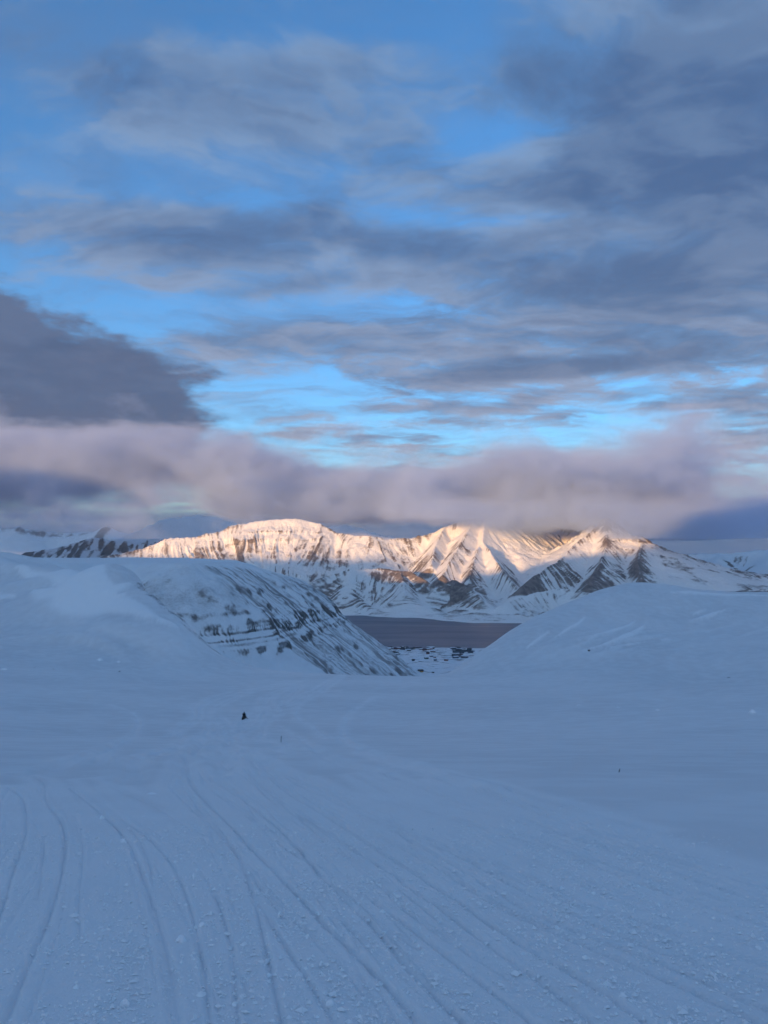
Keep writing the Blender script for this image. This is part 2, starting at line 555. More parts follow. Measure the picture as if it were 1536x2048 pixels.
def relief(X, Y, want=False):
    """drifts, wind ridges and dimples of the open snow"""
    r = np.hypot(X, Y)
    z = 0.9 * fbm(X / 75, Y / 75, 3, 11) * sm(r, 120, 400)
    z += 0.05 * fbm(X / 5.0, Y / 9.0, 3, 21) * sm(r, 2, 30)
    ua, ub = X * 0.82 + Y * 0.57, -X * 0.57 + Y * 0.82
    z += 0.012 * fbm(ua / 2.6, ub / 0.75, 3, 23) * sm(r, 2, 5) * (1 - sm(r, 40, 90)) * sm(pnoise(X / 7, Y / 7, 24), -0.3, 0.3)
    z += 0.06 * fbm(ua / 22, ub / 6.5, 3, 25) * sm(r, 30, 90) * (1 - sm(r, 300, 500))
    # wind-cut drifts on the hill at the right
    a = at(1230, 1270, 440)
    u = (X - a[0]) * 0.80 + (Y - a[1]) * 0.60
    w = -(X - a[0]) * 0.60 + (Y - a[1]) * 0.80
    patch = np.exp(-((u / 55) ** 2 + (w / 30) ** 2)) + 0.8 * np.exp(-(((u - 85) / 45) ** 2 + ((w + 20) / 26) ** 2))
    s = pnoise(w / 5.5 + 0.5 * pnoise(u / 30, w / 30, 5), u / 45, 31)
    z += patch * 1.8 * np.maximum(s, 0) ** 0.8
    drift_light = 0.5 * np.clip(patch, 0, 1) * sm(s, 0.05, 0.35)
    hillm = sm(X, 20, 90) * sm(Y, 330, 430)
    z += hillm * (0.30 * pnoise(w / 6.0, u / 60, 33) + 0.9 * pnoise(w / 26 + 0.4 * pnoise(u / 60, w / 60, 35), u / 160, 34))
    # long drift lobes on the hillside at the left
    b = at(200, 1200, 470)
    u = (X - b[0]) * 0.85 - (Y - b[1]) * 0.5
    w = (X - b[0]) * 0.5 + (Y - b[1]) * 0.85
    lm = sm(-X, 60, 130) * sm(Y, 330, 420)
    s = pnoise(w / 34 + 0.6 * pnoise(u / 70, w / 60, 8), u / 130, 41)
    drift_light = np.maximum(drift_light, lm * 0.3 * sm(s, 0.02, 0.35) * sm(pnoise(u / 60, w / 40, 43), -0.45, 0.2))
    z += lm * (4.5 * np.clip(1.6 * s, -0.35, 1) + 0.45 * pnoise(w / 8, u / 50, 42))
    if want:
        return z, drift_light
    return z


# tracks, read off the photograph as pixel paths: (points, half width m, depth m, ridge m)
def LZ(pts):
    return [(a / 2, 1350 + b / 2) for a, b in pts]


def RZ(pts):
    return [(768 + a / 2, 1350 + b / 2) for a, b in pts]


TRK = [
    (LZ([(40, 450), (95, 500), (105, 600), (90, 680), (50, 790), (25, 880), (0, 960), (-60, 1090)]), 0.05, 0.045, 0.012),
    (LZ([(60, 410), (165, 420), (185, 500), (235, 570), (255, 640), (250, 760), (225, 880), (180, 1010), (130, 1120), (80, 1240), (20, 1390), (-30, 1520)]), 0.055, 0.045, 0.014),
    (LZ([(280, 450), (360, 510), (430, 570), (500, 650), (545, 740), (580, 830), (620, 940), (650, 1050), (675, 1150), (700, 1270), (715, 1400), (725, 1520)]), 0.055, 0.045, 0.014),
    (LZ([(770, 540), (830, 580), (900, 660), (965, 750), (995, 840), (1030, 950), (1055, 1060), (1080, 1170), (1105, 1280), (1130, 1400), (1150, 1520)]), 0.05, 0.045, 0.015),
    (LZ([(740, 330), (760, 430), (840, 520), (930, 610), (1010, 700), (1090, 770), (1160, 850), (1240, 930), (1310, 1010), (1400, 1090), (1480, 1170), (1560, 1250), (1660, 1370), (1770, 1520)]), 0.06, 0.06, 0.02),
    (LZ([(790, 380), (830, 420), (960, 490), (1060, 570), (1150, 650), (1230, 740), (1310, 830), (1400, 910), (1480, 990), (1560, 1080), (1640, 1180), (1730, 1270), (1880, 1410), (1980, 1500)]), 0.055, 0.055, 0.018),
    (LZ([(880, 340), (1000, 430), (1100, 510), (1250, 600), (1400, 690), (1536, 770)]) + RZ([(80, 830), (180, 900), (290, 980), (400, 1060), (500, 1130), (620, 1220), (750, 1310), (850, 1396), (960, 1500)]), 0.055, 0.05, 0.016),
    (LZ([(940, 300), (1030, 380), (1150, 470), (1300, 560), (1420, 640), (1536, 715)]) + RZ([(150, 810), (300, 900), (430, 1000), (560, 1080), (700, 1160), (850, 1250), (1000, 1350), (1160, 1470)]), 0.06, 0.065, 0.02),
    (LZ([(1000, 330), (1130, 410), (1300, 490), (1536, 600)]) + RZ([(100, 660), (250, 740), (430, 850), (600, 950), (800, 1040), (1000, 1110), (1200, 1190), (1400, 1280), (1600, 1370)]), 0.055, 0.05, 0.018),
    (RZ([(-100, 310), (0, 345), (200, 405), (500, 510), (800, 620), (1100, 720), (1400, 810), (1600, 860)]), 0.10, 0.05, 0.03),
    (RZ([(-60, 380), (0, 400), (300, 510), (600, 590), (750, 650), (950, 720), (1300, 840), (1600, 930)]), 0.08, 0.05, 0.02),
    (RZ([(-200, 470), (240, 560), (480, 640), (700, 700), (900, 780), (1150, 880), (1400, 960), (1600, 1020)]), 0.08, 0.05, 0.02),
    (RZ([(-100, 560), (250, 680), (560, 800), (800, 900), (1100, 1010), (1400, 1120), (1600, 1190)]), 0.06, 0.035, 0.015),
    (RZ([(-60, 620), (200, 760), (420, 900), (640, 1010), (900, 1120), (1150, 1230), (1400, 1340), (1560, 1420)]), 0.05, 0.05, 0.016),
    (RZ([(300, 720), (560, 860), (850, 1000), (1150, 1120), (1400, 1200), (1600, 1260)]), 0.05, 0.045, 0.014),
    (RZ([(420, 600), (700, 690), (1000, 790), (1300, 880), (1600, 960)]), 0.06, 0.045, 0.016),
    (RZ([(-40, 900), (120, 1020), (260, 1130), (430, 1260), (600, 1390), (720, 1490)]), 0.05, 0.05, 0.016),
    (LZ([(480, 560), (600, 660), (690, 760), (740, 870), (780, 1000), (810, 1150), (830, 1300), (845, 1450)]), 0.045, 0.035, 0.012),
    (LZ([(860, 880), (900, 1000), (930, 1120), (945, 1280), (950, 1420)]), 0.04, 0.03, 0.01),
    (LZ([(1030, 900), (1100, 1020), (1180, 1140), (1260, 1260), (1340, 1390), (1420, 1520)]), 0.05, 0.045, 0.015),
    (LZ([(640, 1150), (665, 1250), (690, 1400)]), 0.04, 0.03, 0.01),
    (LZ([(180, 640), (175, 720), (165, 800), (150, 900)]), 0.04, 0.03, 0.01),
    (LZ([(300, 560), (325, 640), (330, 740), (315, 900), (320, 1050)]), 0.04, 0.025, 0.01),
]
# wide snowmobile trails farther down the valley
TRAIL = [
    LZ([(760, 420), (742, 340), (790, 290), (850, 240), (920, 215), (1020, 190), (1060, 150), (1075, 95), (1200, 45), (1340, 22), (1540, 0)]),
    LZ([(900, 330), (930, 250), (1000, 200), (1060, 150)]),
    LZ([(820, 250), (838, 180), (850, 130), (950, 88), (1060, 60), (1200, 30)]),
    LZ([(50, 410), (200, 380), (330, 330), (470, 275), (540, 230), (550, 180), (500, 140), (380, 115), (0, 90)]),
    LZ([(405, 360), (415, 310), (470, 280)]),
    LZ([(1500, 90), (1400, 160), (1370, 230), (1450, 300), (1600, 350), (1900, 450)]),
    LZ([(1350, 40), (1250, 80), (1180, 150), (1250, 210), (1310, 255)]),
    LZ([(1120, 205), (1200, 255), (1320, 335), (1536, 395)]),
    LZ([(880, 160), (915, 195), (930, 240)]),
    LZ([(230, 80), (420, 68), (600, 55), (840, 40)]),
]


def smooth_path(pts, step):
    """Catmull-Rom through ground points, resampled"""
    P = np.array(pts)
    P = np.concatenate((P[:1] * 2 - P[1:2], P, P[-1:] * 2 - P[-2:-1]))
    out = []
    for i in range(1, len(P) - 2):
        n = max(3, int(np.linalg.norm(P[i + 1] - P[i]) / step))
        t = np.linspace(0, 1, n, endpoint=False)[:, None]
        a, b, c_, d_ = P[i - 1], P[i], P[i + 1], P[i + 2]
        out.append(0.5 * (2 * b + (c_ - a) * t + (2 * a - 5 * b + 4 * c_ - d_) * t * t + (3 * b - a - 3 * c_ + d_) * t ** 3))
    out.append(P[-2:-1])
    out = np.concatenate(out)
    keep = [0]                                  # coarser with distance
    for i in range(1, len(out)):
        if np.linalg.norm(out[i] - out[keep[-1]]) >= max(step, 0.03 * np.linalg.norm(out[i])) or i == len(out) - 1:
            keep.append(i)
    return out[keep]


def path_dist(X, Y, path, reach):
    """distance to a polyline for the points within reach; others stay at reach"""
    D = np.full(X.shape, reach)
    S = np.zeros(X.shape)
    lo, hi = path.min(0) - reach, path.max(0) + reach
    sel = np.nonzero((X > lo[0]) & (X < hi[0]) & (Y > lo[1]) & (Y < hi[1]))
    if len(sel[0]) == 0:
        return D, S
    x, y = X[sel], Y[sel]
    dd = np.full(x.shape, reach)
    ss = np.zeros(x.shape)
    acc = 0.0
    for a, b in zip(path[:-1], path[1:]):
        e = b - a
        L = math.hypot(*e)
        if L < 1e-9:
            continue
        k = np.nonzero((x > min(a[0], b[0]) - reach) & (x < max(a[0], b[0]) + reach) & (y > min(a[1], b[1]) - reach) & (y < max(a[1], b[1]) + reach))[0]
        if len(k):
            t = np.clip(((x[k] - a[0]) * e[0] + (y[k] - a[1]) * e[1]) / (L * L), 0, 1)
            q = np.hypot(x[k] - a[0] - t * e[0], y[k] - a[1] - t * e[1])
            better = q < dd[k]
            kk = k[better]
            dd[kk] = q[better]
            ss[kk] = acc + t[better] * L
        acc += L
    D[sel] = dd
    S[sel] = ss
    return D, S


nr, ncc = 700, 740
ang = np.concatenate((np.linspace(-math.pi, R(-33), 60, endpoint=False), np.linspace(R(-33), R(33), ncc - 120), np.linspace(R(33), math.pi, 61)[1:]))
rad = np.concatenate((np.linspace(0.02, 2.6, 12, endpoint=False), np.exp(np.linspace(math.log(2.6), math.log(1150), nr - 12))))
AN, RD = np.meshgrid(ang, rad)
X, Y = np.sin(AN) * RD, np.cos(AN) * RD
Zb = near_base(X, Y)
rl, drift_light = relief(X, Y, True)
Z = Zb + rl
churn = np.zeros_like(X)
PATHS = []
TR = []
rt0 = random.Random(3)
for pts, hw, dep, rid in TRK:
    path = smooth_path([ground_hit(*q) for q in pts], 0.35)
    PATHS.append(path)
    TR.append((path, hw, dep, rid))
    if len(path) < 12:
        continue
    tg = np.gradient(path, axis=0)
    nm = np.stack((-tg[:, 1], tg[:, 0]), 1) / (np.linalg.norm(tg, axis=1)[:, None] + 1e-9)
    sl_ = np.concatenate(([0], np.cumsum(np.linalg.norm(np.diff(path, axis=0), axis=1))))
    for k in range(5):                          # ski lines and older runs beside the main groove
        off = rt0.choice((-1, 1)) * rt0.uniform(0.14, 1.3)
        a0 = rt0.uniform(0, 0.45)
        q = path + nm * (off + 0.22 * pnoise(sl_ / 9.0, sl_ * 0, rt0.randint(0, 999)))[:, None]
        q = q[int(a0 * len(q)): int(rt0.uniform(0.6, 1.0) * len(q))]
        if len(q) > 6:
            TR.append((q, hw * rt0.uniform(0.45, 0.8), dep * rt0.uniform(0.25, 0.6), rid * 0.5))
for path, hw, dep, rid in TR:
    D, S = path_dist(X, Y, path, 1.6)
    wob = 1 + 0.35 * pnoise(S / 1.3, S * 0 + hw * 100, 51)
    w = np.maximum(0.42 * hw * wob * (1 + 0.012 * RD), 0.0022 * RD)
    Z -= 0.5 * dep * (1 + 0.045 * np.minimum(RD, 60)) * np.exp(-(D / w) ** 2) * (1 + 0.3 * pnoise(S / 0.7, S * 0, 52))
    # belt print: a shallow band of tread marks beside the groove
    Z -= 0.010 * np.exp(-((D - 0.27) / 0.14) ** 4) * (0.6 + 0.4 * np.sin(S * 70) * (RD < 9)) * sm(dep, 0.03, 0.06)
    Z += 0.45 * rid * np.exp(-((D - 2.2 * w) / (1.2 * w)) ** 2)
    churn = np.maximum(churn, 0.75 * np.exp(-((D - 0.35) / 0.35) ** 2))
TRL = []
for i, pts in enumerate(TRAIL):
    path = smooth_path([ground_hit(*q) for q in pts], 2.0)
    TRL.append(path)
    if i < 3:                                   # the main way down has been driven many times
        tg = np.gradient(path, axis=0)
        nm = np.stack((-tg[:, 1], tg[:, 0]), 1) / (np.linalg.norm(tg, axis=1)[:, None] + 1e-9)
        for k in range(3):
            TRL.append(path + nm * (rt0.uniform(-7, 7) + 2.5 * pnoise(np.arange(len(path)) / 9.0, np.zeros(len(path)), 60 + 5 * i + k))[:, None])
for path in TRL:
    D, S = path_dist(X, Y, path, 3.0)
    lum = 0.6 + 0.6 * pnoise(S / 9.0, S * 0, 61)
    Z += 0.12 * lum * np.exp(-((D - 0.8) / 0.4) ** 2) - 0.13 * np.exp(-(D / 0.4) ** 4)
    churn = np.maximum(churn, np.exp(-(D / 1.2) ** 2) * np.clip(lum, 0.25, 1))
lumps = churn * sm(RD, 2, 4) * (1 - sm(RD, 60, 120))
Z += lumps * 0.008 * pnoise(X / 0.11, Y / 0.11, 71)
Z = np.where(Z > 545, 545 + 25 * np.tanh((Z - 545) / 60), Z)
# the rim of the sheet sinks below the ground beyond
Z -= sm(RD, 950, 1150) * 220 * sm(Y, -200, 300)
# snow drifts, their sky-lit brightness painted into the albedo: (pixel path, half width m, height m)
for pts, hw, hg in (([(40, 1139), (120, 1149), (200, 1159), (255, 1172)], 13, 1.8), ([(70, 1178), (150, 1194), (220, 1214), (290, 1240), (345, 1262)], 13, 2.4), ([(-40, 1172), (30, 1188)], 8, 1.2),
                    ([(110, 1168), (190, 1180), (250, 1196)], 6, 0.9),
                    ([(1168, 1303), (1200, 1296), (1250, 1275), (1290, 1250)], 2.6, 1.0), ([(1175, 1285), (1230, 1262), (1270, 1242)], 2.0, 0.8), ([(1210, 1300), (1290, 1285)], 1.8, 0.7),
                    ([(1240, 1285), (1275, 1268), (1300, 1262)], 1.6, 0.6), ([(1380, 1245), (1420, 1228), (1455, 1215)], 2.2, 0.9), ([(1385, 1228), (1410, 1215)], 1.6, 0.6), ([(1400, 1240), (1440, 1225)], 1.4, 0.6),
                    ([(1320, 1281), (1345, 1277)], 1.4, 0.5), ([(1345, 1183), (1440, 1186), (1545, 1190)], 6.0, 1.0), ([(1110, 1275), (1150, 1250), (1170, 1232)], 1.6, 0.5), ([(1050, 1300), (1100, 1262)], 1.4, 0.4)):
    path = smooth_path([ground_hit(*q) for q in pts], 3.0)
    D, S = path_dist(X, Y, path, hw * 3)
    tot = np.hypot(*np.diff(path, axis=0).T).sum()
    w = hw * np.clip(np.sin(np.pi * np.clip(S / tot, 0.02, 0.98)), 0.12, 1) ** 0.6 * (1 + 0.35 * pnoise(X / (2.2 * hw), Y / (2.2 * hw), 81))
    q = np.exp(-(D / w) ** 2)
    Z += hg * q
    drift_light = np.maximum(drift_light, sm(q, 0.15, 0.75))
# stones and thin snow along the edge of the hillside
edge = [at(*q)[:2] for q in ((285, 1172, 505), (312, 1200, 480), (362, 1245, 462), (420, 1292, 455), (470, 1318, 452), (540, 1340, 452))]
D, S = path_dist(X, Y, smooth_path(edge, 4.0), 60.0)
nrock = 0.30 * np.exp(-(D / 7) ** 2) + 0.36 * np.exp(-(D / 26) ** 2) - 0.14
nrock = np.where(D < 59, nrock, -0.5)
ids = np.zeros(X.shape, int)
ids[(Y > 320) & (X < -60 - 0.25 * (480 - Y)) & (Zb > prof(Y) + 4)] = 1
ids[(Y > 330) & (X > 25) & (Zb > prof(Y) + 6)] = 2
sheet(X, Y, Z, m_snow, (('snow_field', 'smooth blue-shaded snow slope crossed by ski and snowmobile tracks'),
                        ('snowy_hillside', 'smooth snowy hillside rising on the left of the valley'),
                        ('snowy_hill', 'rounded snow hill on the right with wind-cut drifts')), ids, {'churn': churn, 'drift_light': drift_light, 'rock': nrock})


def near_z(x, y):
    """height of the finished near snow at one place (tracks aside)"""
    a, b = np.array([[x]], float), np.array([[y]], float)
    return float((near_base(a, b) + relief(a, b))[0, 0])


# ------------------------------------------------------------------ ridge-built mountains
def seg_field(X, Y, pts):
    """nearest point on a plan polyline: distance, its height, arc length, side"""
    D = np.full(X.shape, 1e9)
    H = np.zeros(X.shape)
    S = np.zeros(X.shape)
    acc = 0.0
    for a, b in zip(pts[:-1], pts[1:]):
        e = b[:2] - a[:2]
        L = math.hypot(*e) + 1e-9
        t = np.clip(((X - a[0]) * e[0] + (Y - a[1]) * e[1]) / (L * L), 0, 1)
        q = np.hypot(X - a[0] - t * e[0], Y - a[1] - t * e[1])
        k = q < D
        D = np.where(k, q, D)
        H = np.where(k, a[2] + (b[2] - a[2]) * t, H)
        S = np.where(k, acc + t * L, S)
        acc += L
    return D, H, S


def massif(X, Y, ridges, base, kk=22.0, seed=100, wscale=900.0, warp=70.0):
    wx = warp * fbm(X / wscale, Y / wscale, 3, seed)
    wy = warp * fbm(X / wscale, Y / wscale, 3, seed + 7)
    acc = np.exp(np.zeros(X.shape))
    best = base.copy()
    ids = np.zeros(X.shape, int)
    flt = np.zeros(X.shape)
    stk = np.zeros(X.shape)
    tot = base.copy()
    dist = np.full(X.shape, 1e9)
    for i, (gid, S0, L0, fa, fl, pts) in enumerate(ridges):
        pts = np.array([at(*q) for q in pts])
        D, H, S = seg_field(X + wx * 0.6, Y + wy * 0.6, pts)
        D0, H0, _ = seg_field(X, Y, pts)
        w = sm(D0, 20, 220)                    # the crest itself stays where it was read
        D = D0 * (1 - w) + D * w
        H = H0 * (1 - w) + H * w
        drop = S0 * L0 * (1 - np.exp(-D / L0)) + 0.19 * D
        fall = max(0.0, (pts[0][2] - pts[-1][2]) / (np.hypot(*np.diff(pts[:, :2], axis=0).T).sum() + 1))
        fall = min(0.85, fall / 0.42) if fall > 0.12 else 0.0        # flutes follow the fall line, not the square of the crest
        ph = (S - fall * D) / fl + 0.45 * fbm(X / (fl * 4), Y / (fl * 4), 2, seed + i) + D / (fl * 14)
        ph = ph + 0.9 * pnoise(S / (fl * 5.0), D / (fl * 9.0), seed + 90 + i)
        r1 = 1 - 2 * np.abs(pnoise(ph * 1.0, D / (fl * 7) + i, seed + 20 + i))
        r2 = 1 - 2 * np.abs(pnoise(ph * 2.7 + 4, D / (fl * 5) + i, seed + 40 + i))
        r3 = 1 - 2 * np.abs(pnoise(ph * 6.1 + 2, D / (fl * 4) + i, seed + 60 + i))
        f = 0.46 * r1 + 0.32 * r2 + 0.22 * r3
        sk = pnoise(ph * 3.1 + 7, D / (fl * 3.2), seed + 80 + i) + 0.7 * pnoise(ph * 7.5, D / (fl * 2.0), seed + 81 + i)
        amp = fa * sm(D, 15, 260) * np.exp(-D / (L0 * 1.5)) * np.clip(0.75 + 0.9 * pnoise(S / (fl * 3.3) + 5, D / (fl * 6), seed + 95 + i), 0.2, 1.4)
        z = H - drop + amp * (f - 0.35)
        m = np.maximum(tot, z)
        dlt = np.abs(tot - z)
        tot = m + kk * 0.25 * np.clip(1 - dlt / kk, 0, 1) ** 2
        k = z > best
        ids = np.where(k, gid, ids)
        flt = np.where(k, f, flt)
        stk = np.where(k, sk, stk)
        dist = np.where(k, D, dist)
        best = np.maximum(best, z)
    return tot, ids, flt, dist, stk


def slope_of(X, Y, Z):
    P = grid_normals(X, Y, Z).reshape(*X.shape, 3)
    return np.sqrt(np.clip(1 - P[..., 2] ** 2, 0, 1)) / np.clip(P[..., 2], 0.05, 1), P


def curvature(X, Y, Z, n):
    """height above the local mean: ribs positive, gullies negative"""
    def box(a, n, ax):
        c = np.cumsum(np.pad(a, [(n + 1, n) if i == ax else (0, 0) for i in range(2)], mode='edge'), axis=ax)
        s = [slice(None)] * 2
        e = [slice(None)] * 2
        s[ax], e[ax] = slice(2 * n + 1, None), slice(0, -(2 * n + 1))
        return (c[tuple(s)] - c[tuple(e)]) / (2 * n + 1)
    return Z - box(box(Z, n, 0), n, 1)


# across the fjord: group, steepness, run-out, rib height, rib spacing, crest (column, row, forward distance)
FAR = [
    (1, 0.72, 700, 46, 120, [(150, 1125, 7200), (235, 1108, 7600), (270, 1098, 7700), (330, 1079, 7800), (395, 1072, 7900), (440, 1064, 8000), (458, 1052, 8050), (520, 1042, 8150), (590, 1035, 8200), (640, 1047, 8200), (668, 1064, 8200), (740, 1070, 8200), (775, 1078, 8300), (800, 1076, 8400)]),
    (2, 0.85, 620, 70, 160, [(775, 1078, 8300), (800, 1076, 8400), (860, 1068, 8500), (890, 1051, 8600), (930, 1040, 8600), (970, 1028, 8700), (1010, 1030, 9000), (1060, 1040, 9500), (1110, 1052, 9800), (1160, 1062, 9600)]),
    (2, 0.85, 380, 55, 120, [(890, 1052, 8600), (870, 1090, 8000), (862, 1130, 7400)]),
    (2, 0.85, 420, 60, 130, [(950, 1036, 8600), (930, 1072, 8000), (905, 1112, 7450), (885, 1150, 7000)]),
    (2, 0.95, 420, 66, 120, [(970, 1030, 8650), (965, 1080, 8000), (985, 1112, 7500), (1010, 1145, 7000), (1032, 1172, 6700)]),
    (2, 0.90, 330, 60, 110, [(960, 1088, 7950), (945, 1125, 7300), (938, 1158, 6900)]),
    (3, 0.80, 560, 60, 130, [(1213, 1032, 8300), (1180, 1066, 8000), (1150, 1088, 7700), (1120, 1118, 7200), (1070, 1152, 6700), (1040, 1176, 6300)]),
    (3, 0.75, 480, 60, 120, [(1213, 1032, 8300), (1212, 1090, 7600), (1200, 1130, 7000), (1180, 1165, 6500)]),
    (3, 0.85, 560, 60, 130, [(1213, 1032, 8300), (1250, 1062, 8150), (1290, 1084, 8000), (1315, 1101, 7850), (1345, 1117, 7700), (1400, 1145, 7400), (1460, 1172, 7000)]),
    (3, 0.80, 420, 60, 120, [(1285, 1083, 7950), (1275, 1120, 7200), (1285, 1165, 6600)]),
    (3, 0.70, 600, 40, 150, [(1160, 1062, 9600), (1195, 1060, 9000), (1213, 1036, 8300)]),
    (4, 0.56, 620, 40, 110, [(590, 1172, 6700), (612, 1160, 6700), (660, 1140, 6800), (700, 1133, 6850), (760, 1133, 6850), (820, 1142, 6800), (865, 1168, 6500)]),
    (4, 0.55, 300, 26, 90, [(700, 1135, 6850), (690, 1180, 6350)]),
    (4, 0.55, 300, 26, 90, [(800, 1140, 6800), (810, 1185, 6250)]),
    (4, 0.5, 480, 36, 90, [(880, 1172, 6450), (905, 1160, 6500), (945, 1176, 6300), (965, 1200, 6000)]),
    (4, 0.38, 480, 30, 90, [(1010, 1206, 5900), (1060, 1188, 6100), (1120, 1176, 6200), (1200, 1190, 6000)]),
]
an = np.linspace(R(-36), R(36), 1020)
ra = np.exp(np.linspace(math.log(4800), math.log(10800), 370))
AN, RD = np.meshgrid(an, ra)
Y = RD
X = np.tan(AN) * RD
sh0 = np.array((-302.0, 5797.0))
inl = np.maximum(((Y - sh0[1]) * 1132 + (X - sh0[0]) * 649) / 1305, (Y - 5950) * 0.9) + 75 * fbm(X / 420, Y / 420, 4, 77)
base = np.where(inl < 0, np.maximum(inl * 0.05, -8), 0.012 * inl + 0.055 * np.maximum(inl - 250, 0)) + 4
base = np.minimum(base, 170)
base += sm(inl, 200, 700) * 34 * fbm(X / 200, Y / 200, 4, 79)
Z, ids, flt, dst, stk = massif(X, Y, FAR, base)
Z += sm(Z, 60, 250) * (7 * fbm(X / 70, Y / 70, 3, 90) + 16 * fbm(X / 260, Y / 260, 3, 91))
# nothing rises straight from the shore: a flat strip, then the foot of the slopes
foot = 170 + 90 * pnoise(X / 420, Y / 420, 81)
cap = np.where(inl < 0, np.maximum(inl * 0.08, -8), 0.015 * inl) + 3.5 + 0.42 * np.maximum(inl - foot, 0)
ids = np.where((cap < Z - 12) & (inl < 1200), 0, ids)
Z = np.where(inl < 1500, cap - 20 * np.log(1 + np.exp(np.clip((cap - Z) / 20, -40, 40))), Z)
Z = np.where(inl < -60, -5.0, Z)
# hard beds stand out as ledges on the flat-topped mountain and the pyramid
led = lambda z0, h: h * (sm(Z, z0 - 7, z0 + 7) - sm(Z, z0 + 7, z0 + 90))
wav = 12 * fbm(X / 500, Y / 500, 3, 92)
Z += np.where((ids == 1) | (ids == 3), 1, 0) * sm(dst, 60, 150) * (led(610 + wav, 12) + led(700 + wav, 10))
slp, NR = slope_of(X, Y, Z)
cur = curvature(X, Y, Z, 7)
big = fbm(X / 420, Y / 420, 3, 95)
rock = -0.16 + 0.42 * sm(slp, 0.40, 0.95) + 0.018 * cur + 0.46 * stk + 0.34 * big
rock += 0.18 * sm(flt, 0.1, 0.8) * sm(slp, 0.3, 0.7)
rock += (ids == 1) * (0.12 - 0.36 * sm(Z, 520, 660) + 0.30 * np.exp(-((Z - 715 - wav) / 16) ** 2) * sm(dst, 60, 130))
rock += (ids == 4) * sm(Z, 20, 70) * (0.42 + 0.5 * sm(Z, 210, 300) * sm(big, -0.5, 0.2))
rock += ((ids == 2) | (ids == 3)) * (0.42 * (1 - sm(Z + 120 * big, 340, 560)) * sm(Z, 90, 180) * sm(big + 0.4 * stk, -0.7, 0.25) - 0.10 * sm(Z, 520, 600))
rock += (ids == 3) * (0.50 * sm(Z, 700, 800) + 0.30 * np.exp(-((Z - 610 - wav) / 18) ** 2))
rock -= 0.4 * (1 - sm(dst, 20, 90)) * (ids != 3) + 0.4 * sm(Z, 770, 820) * (ids == 1)
bowl = np.exp(-(((X - at(1065, 1120, 8300)[0]) / 420) ** 2 + ((Y - 8200) / 900) ** 2))
rock -= 0.9 * bowl
rock += (0.42 + 0.25 * fbm(X / 90, Y / 60, 3, 97)) * (ids == 0) * sm(inl, 150, 320)
rock = np.where(inl < 120, -0.5, rock)
sheet(X, Y, Z, m_far, (('snowy_foreland', 'low snowy foreland along the far shore of the fjord'),
                       ('flat_topped_mountain', 'long flat-topped sunlit mountain across the fjord'),
                       ('ribbed_mountain', 'sunlit mountain with dark rock ribs and its summit in cloud'),
                       ('pyramid_mountain', 'pyramid-shaped mountain on the right with its tip in cloud'),
                       ('dark_foothill', 'dark rocky foothill with snow gullies above the far shore')), ids, {'rock': rock})

# farther ranges
DIST = [
    (1, 0.55, 1500, 40, 260, [(330, 1038, 11800), (400, 1031, 12000), (440, 1034, 12000), (480, 1046, 12100), (620, 1056, 12200), (690, 1047, 12000), (760, 1068, 11800), (800, 1078, 11600)]),
    (1, 0.55, 1100, 40, 260, [(200, 1088, 11400), (265, 1064, 11600), (330, 1038, 11800), (400, 1031, 12000)]),
    (2, 0.75, 420, 60, 170, [(20, 1112, 10900), (60, 1102, 11000), (100, 1093, 11000), (150, 1084, 11000), (190, 1073, 11000), (250, 1082, 10900), (320, 1075, 11000), (380, 1085, 10900)]),
    (4, 0.45, 1200, 110, 330, [(1300, 1125, 12600), (1345, 1112, 12800), (1400, 1107, 13000), (1460, 1105, 13000), (1500, 1101, 13000), (1560, 1098, 13000), (1750, 1095, 13000), (2000, 1090, 13000)]),
    (4, 0.45, 700, 90, 260, [(1440, 1106, 13000), (1420, 1140, 11600)]),
    (4, 0.45, 700, 90, 260, [(1540, 1099, 13000), (1530, 1140, 11600)]),
    (3, 0.5, 1600, 120, 700, [(-600, 1040, 23000), (-300, 1052, 23000), (-100, 1050, 23000), (0, 1058, 23000), (40, 1055, 23000), (90, 1062, 23500), (150, 1064, 23500), (190, 1060, 23500), (213, 1047, 23500), (240, 1062, 23500), (300, 1068, 23500), (420, 1090, 24000), (520, 1112, 24000)]),
]
an = np.linspace(R(-40), R(42), 460)
ra = np.exp(np.linspace(math.log(10300), math.log(30000), 170))
AN, RD = np.meshgrid(an, ra)
Y = RD
X = np.tan(AN) * RD
base = 20 + 50 * fbm(X / 1500, Y / 1500, 3, 179) - 60 * (1 - sm(Y, 10300, 11200)) - 45
Z, ids, flt, dst, stk = massif(X, Y, DIST, base, 30, 200, 1600, 120)
Z += sm(Z, 60, 300) * 24 * fbm(X / 420, Y / 420, 4, 190)
slp, NR = slope_of(X, Y, Z)
cur = curvature(X, Y, Z, 4)
rock = 0.22 + 0.5 * sm(slp, 0.35, 0.9) - 0.35 + 0.006 * cur + 0.3 * fbm(X / 900, Y / 900, 3, 195) + 0.3 * stk - 0.5 * (1 - sm(dst, 40, 220))
rock += (0.34 + 0.35 * stk) * (ids == 2) - 0.18 * (ids == 3) + (0.10 + 0.35 * stk) * (ids == 4) - 0.45 * (ids == 1) + 0.05 * (ids == 4)
sheet(X, Y, Z, m_dist, (('distant_lowland', 'distant snowy lowland behind the mountains'),
                        ('broad_cone_mountain', 'broad shaded snow cone behind the flat-topped mountain, summit in cloud'),
                        ('rocky_shaded_ridge', 'low shaded rocky ridge left of the flat-topped mountain'),
                        ('distant_range', 'distant blue mountain range on the left horizon'),
                        ('shaded_snow_range', 'shaded blue snow range behind the hill at the right')), ids, {'rock': rock})

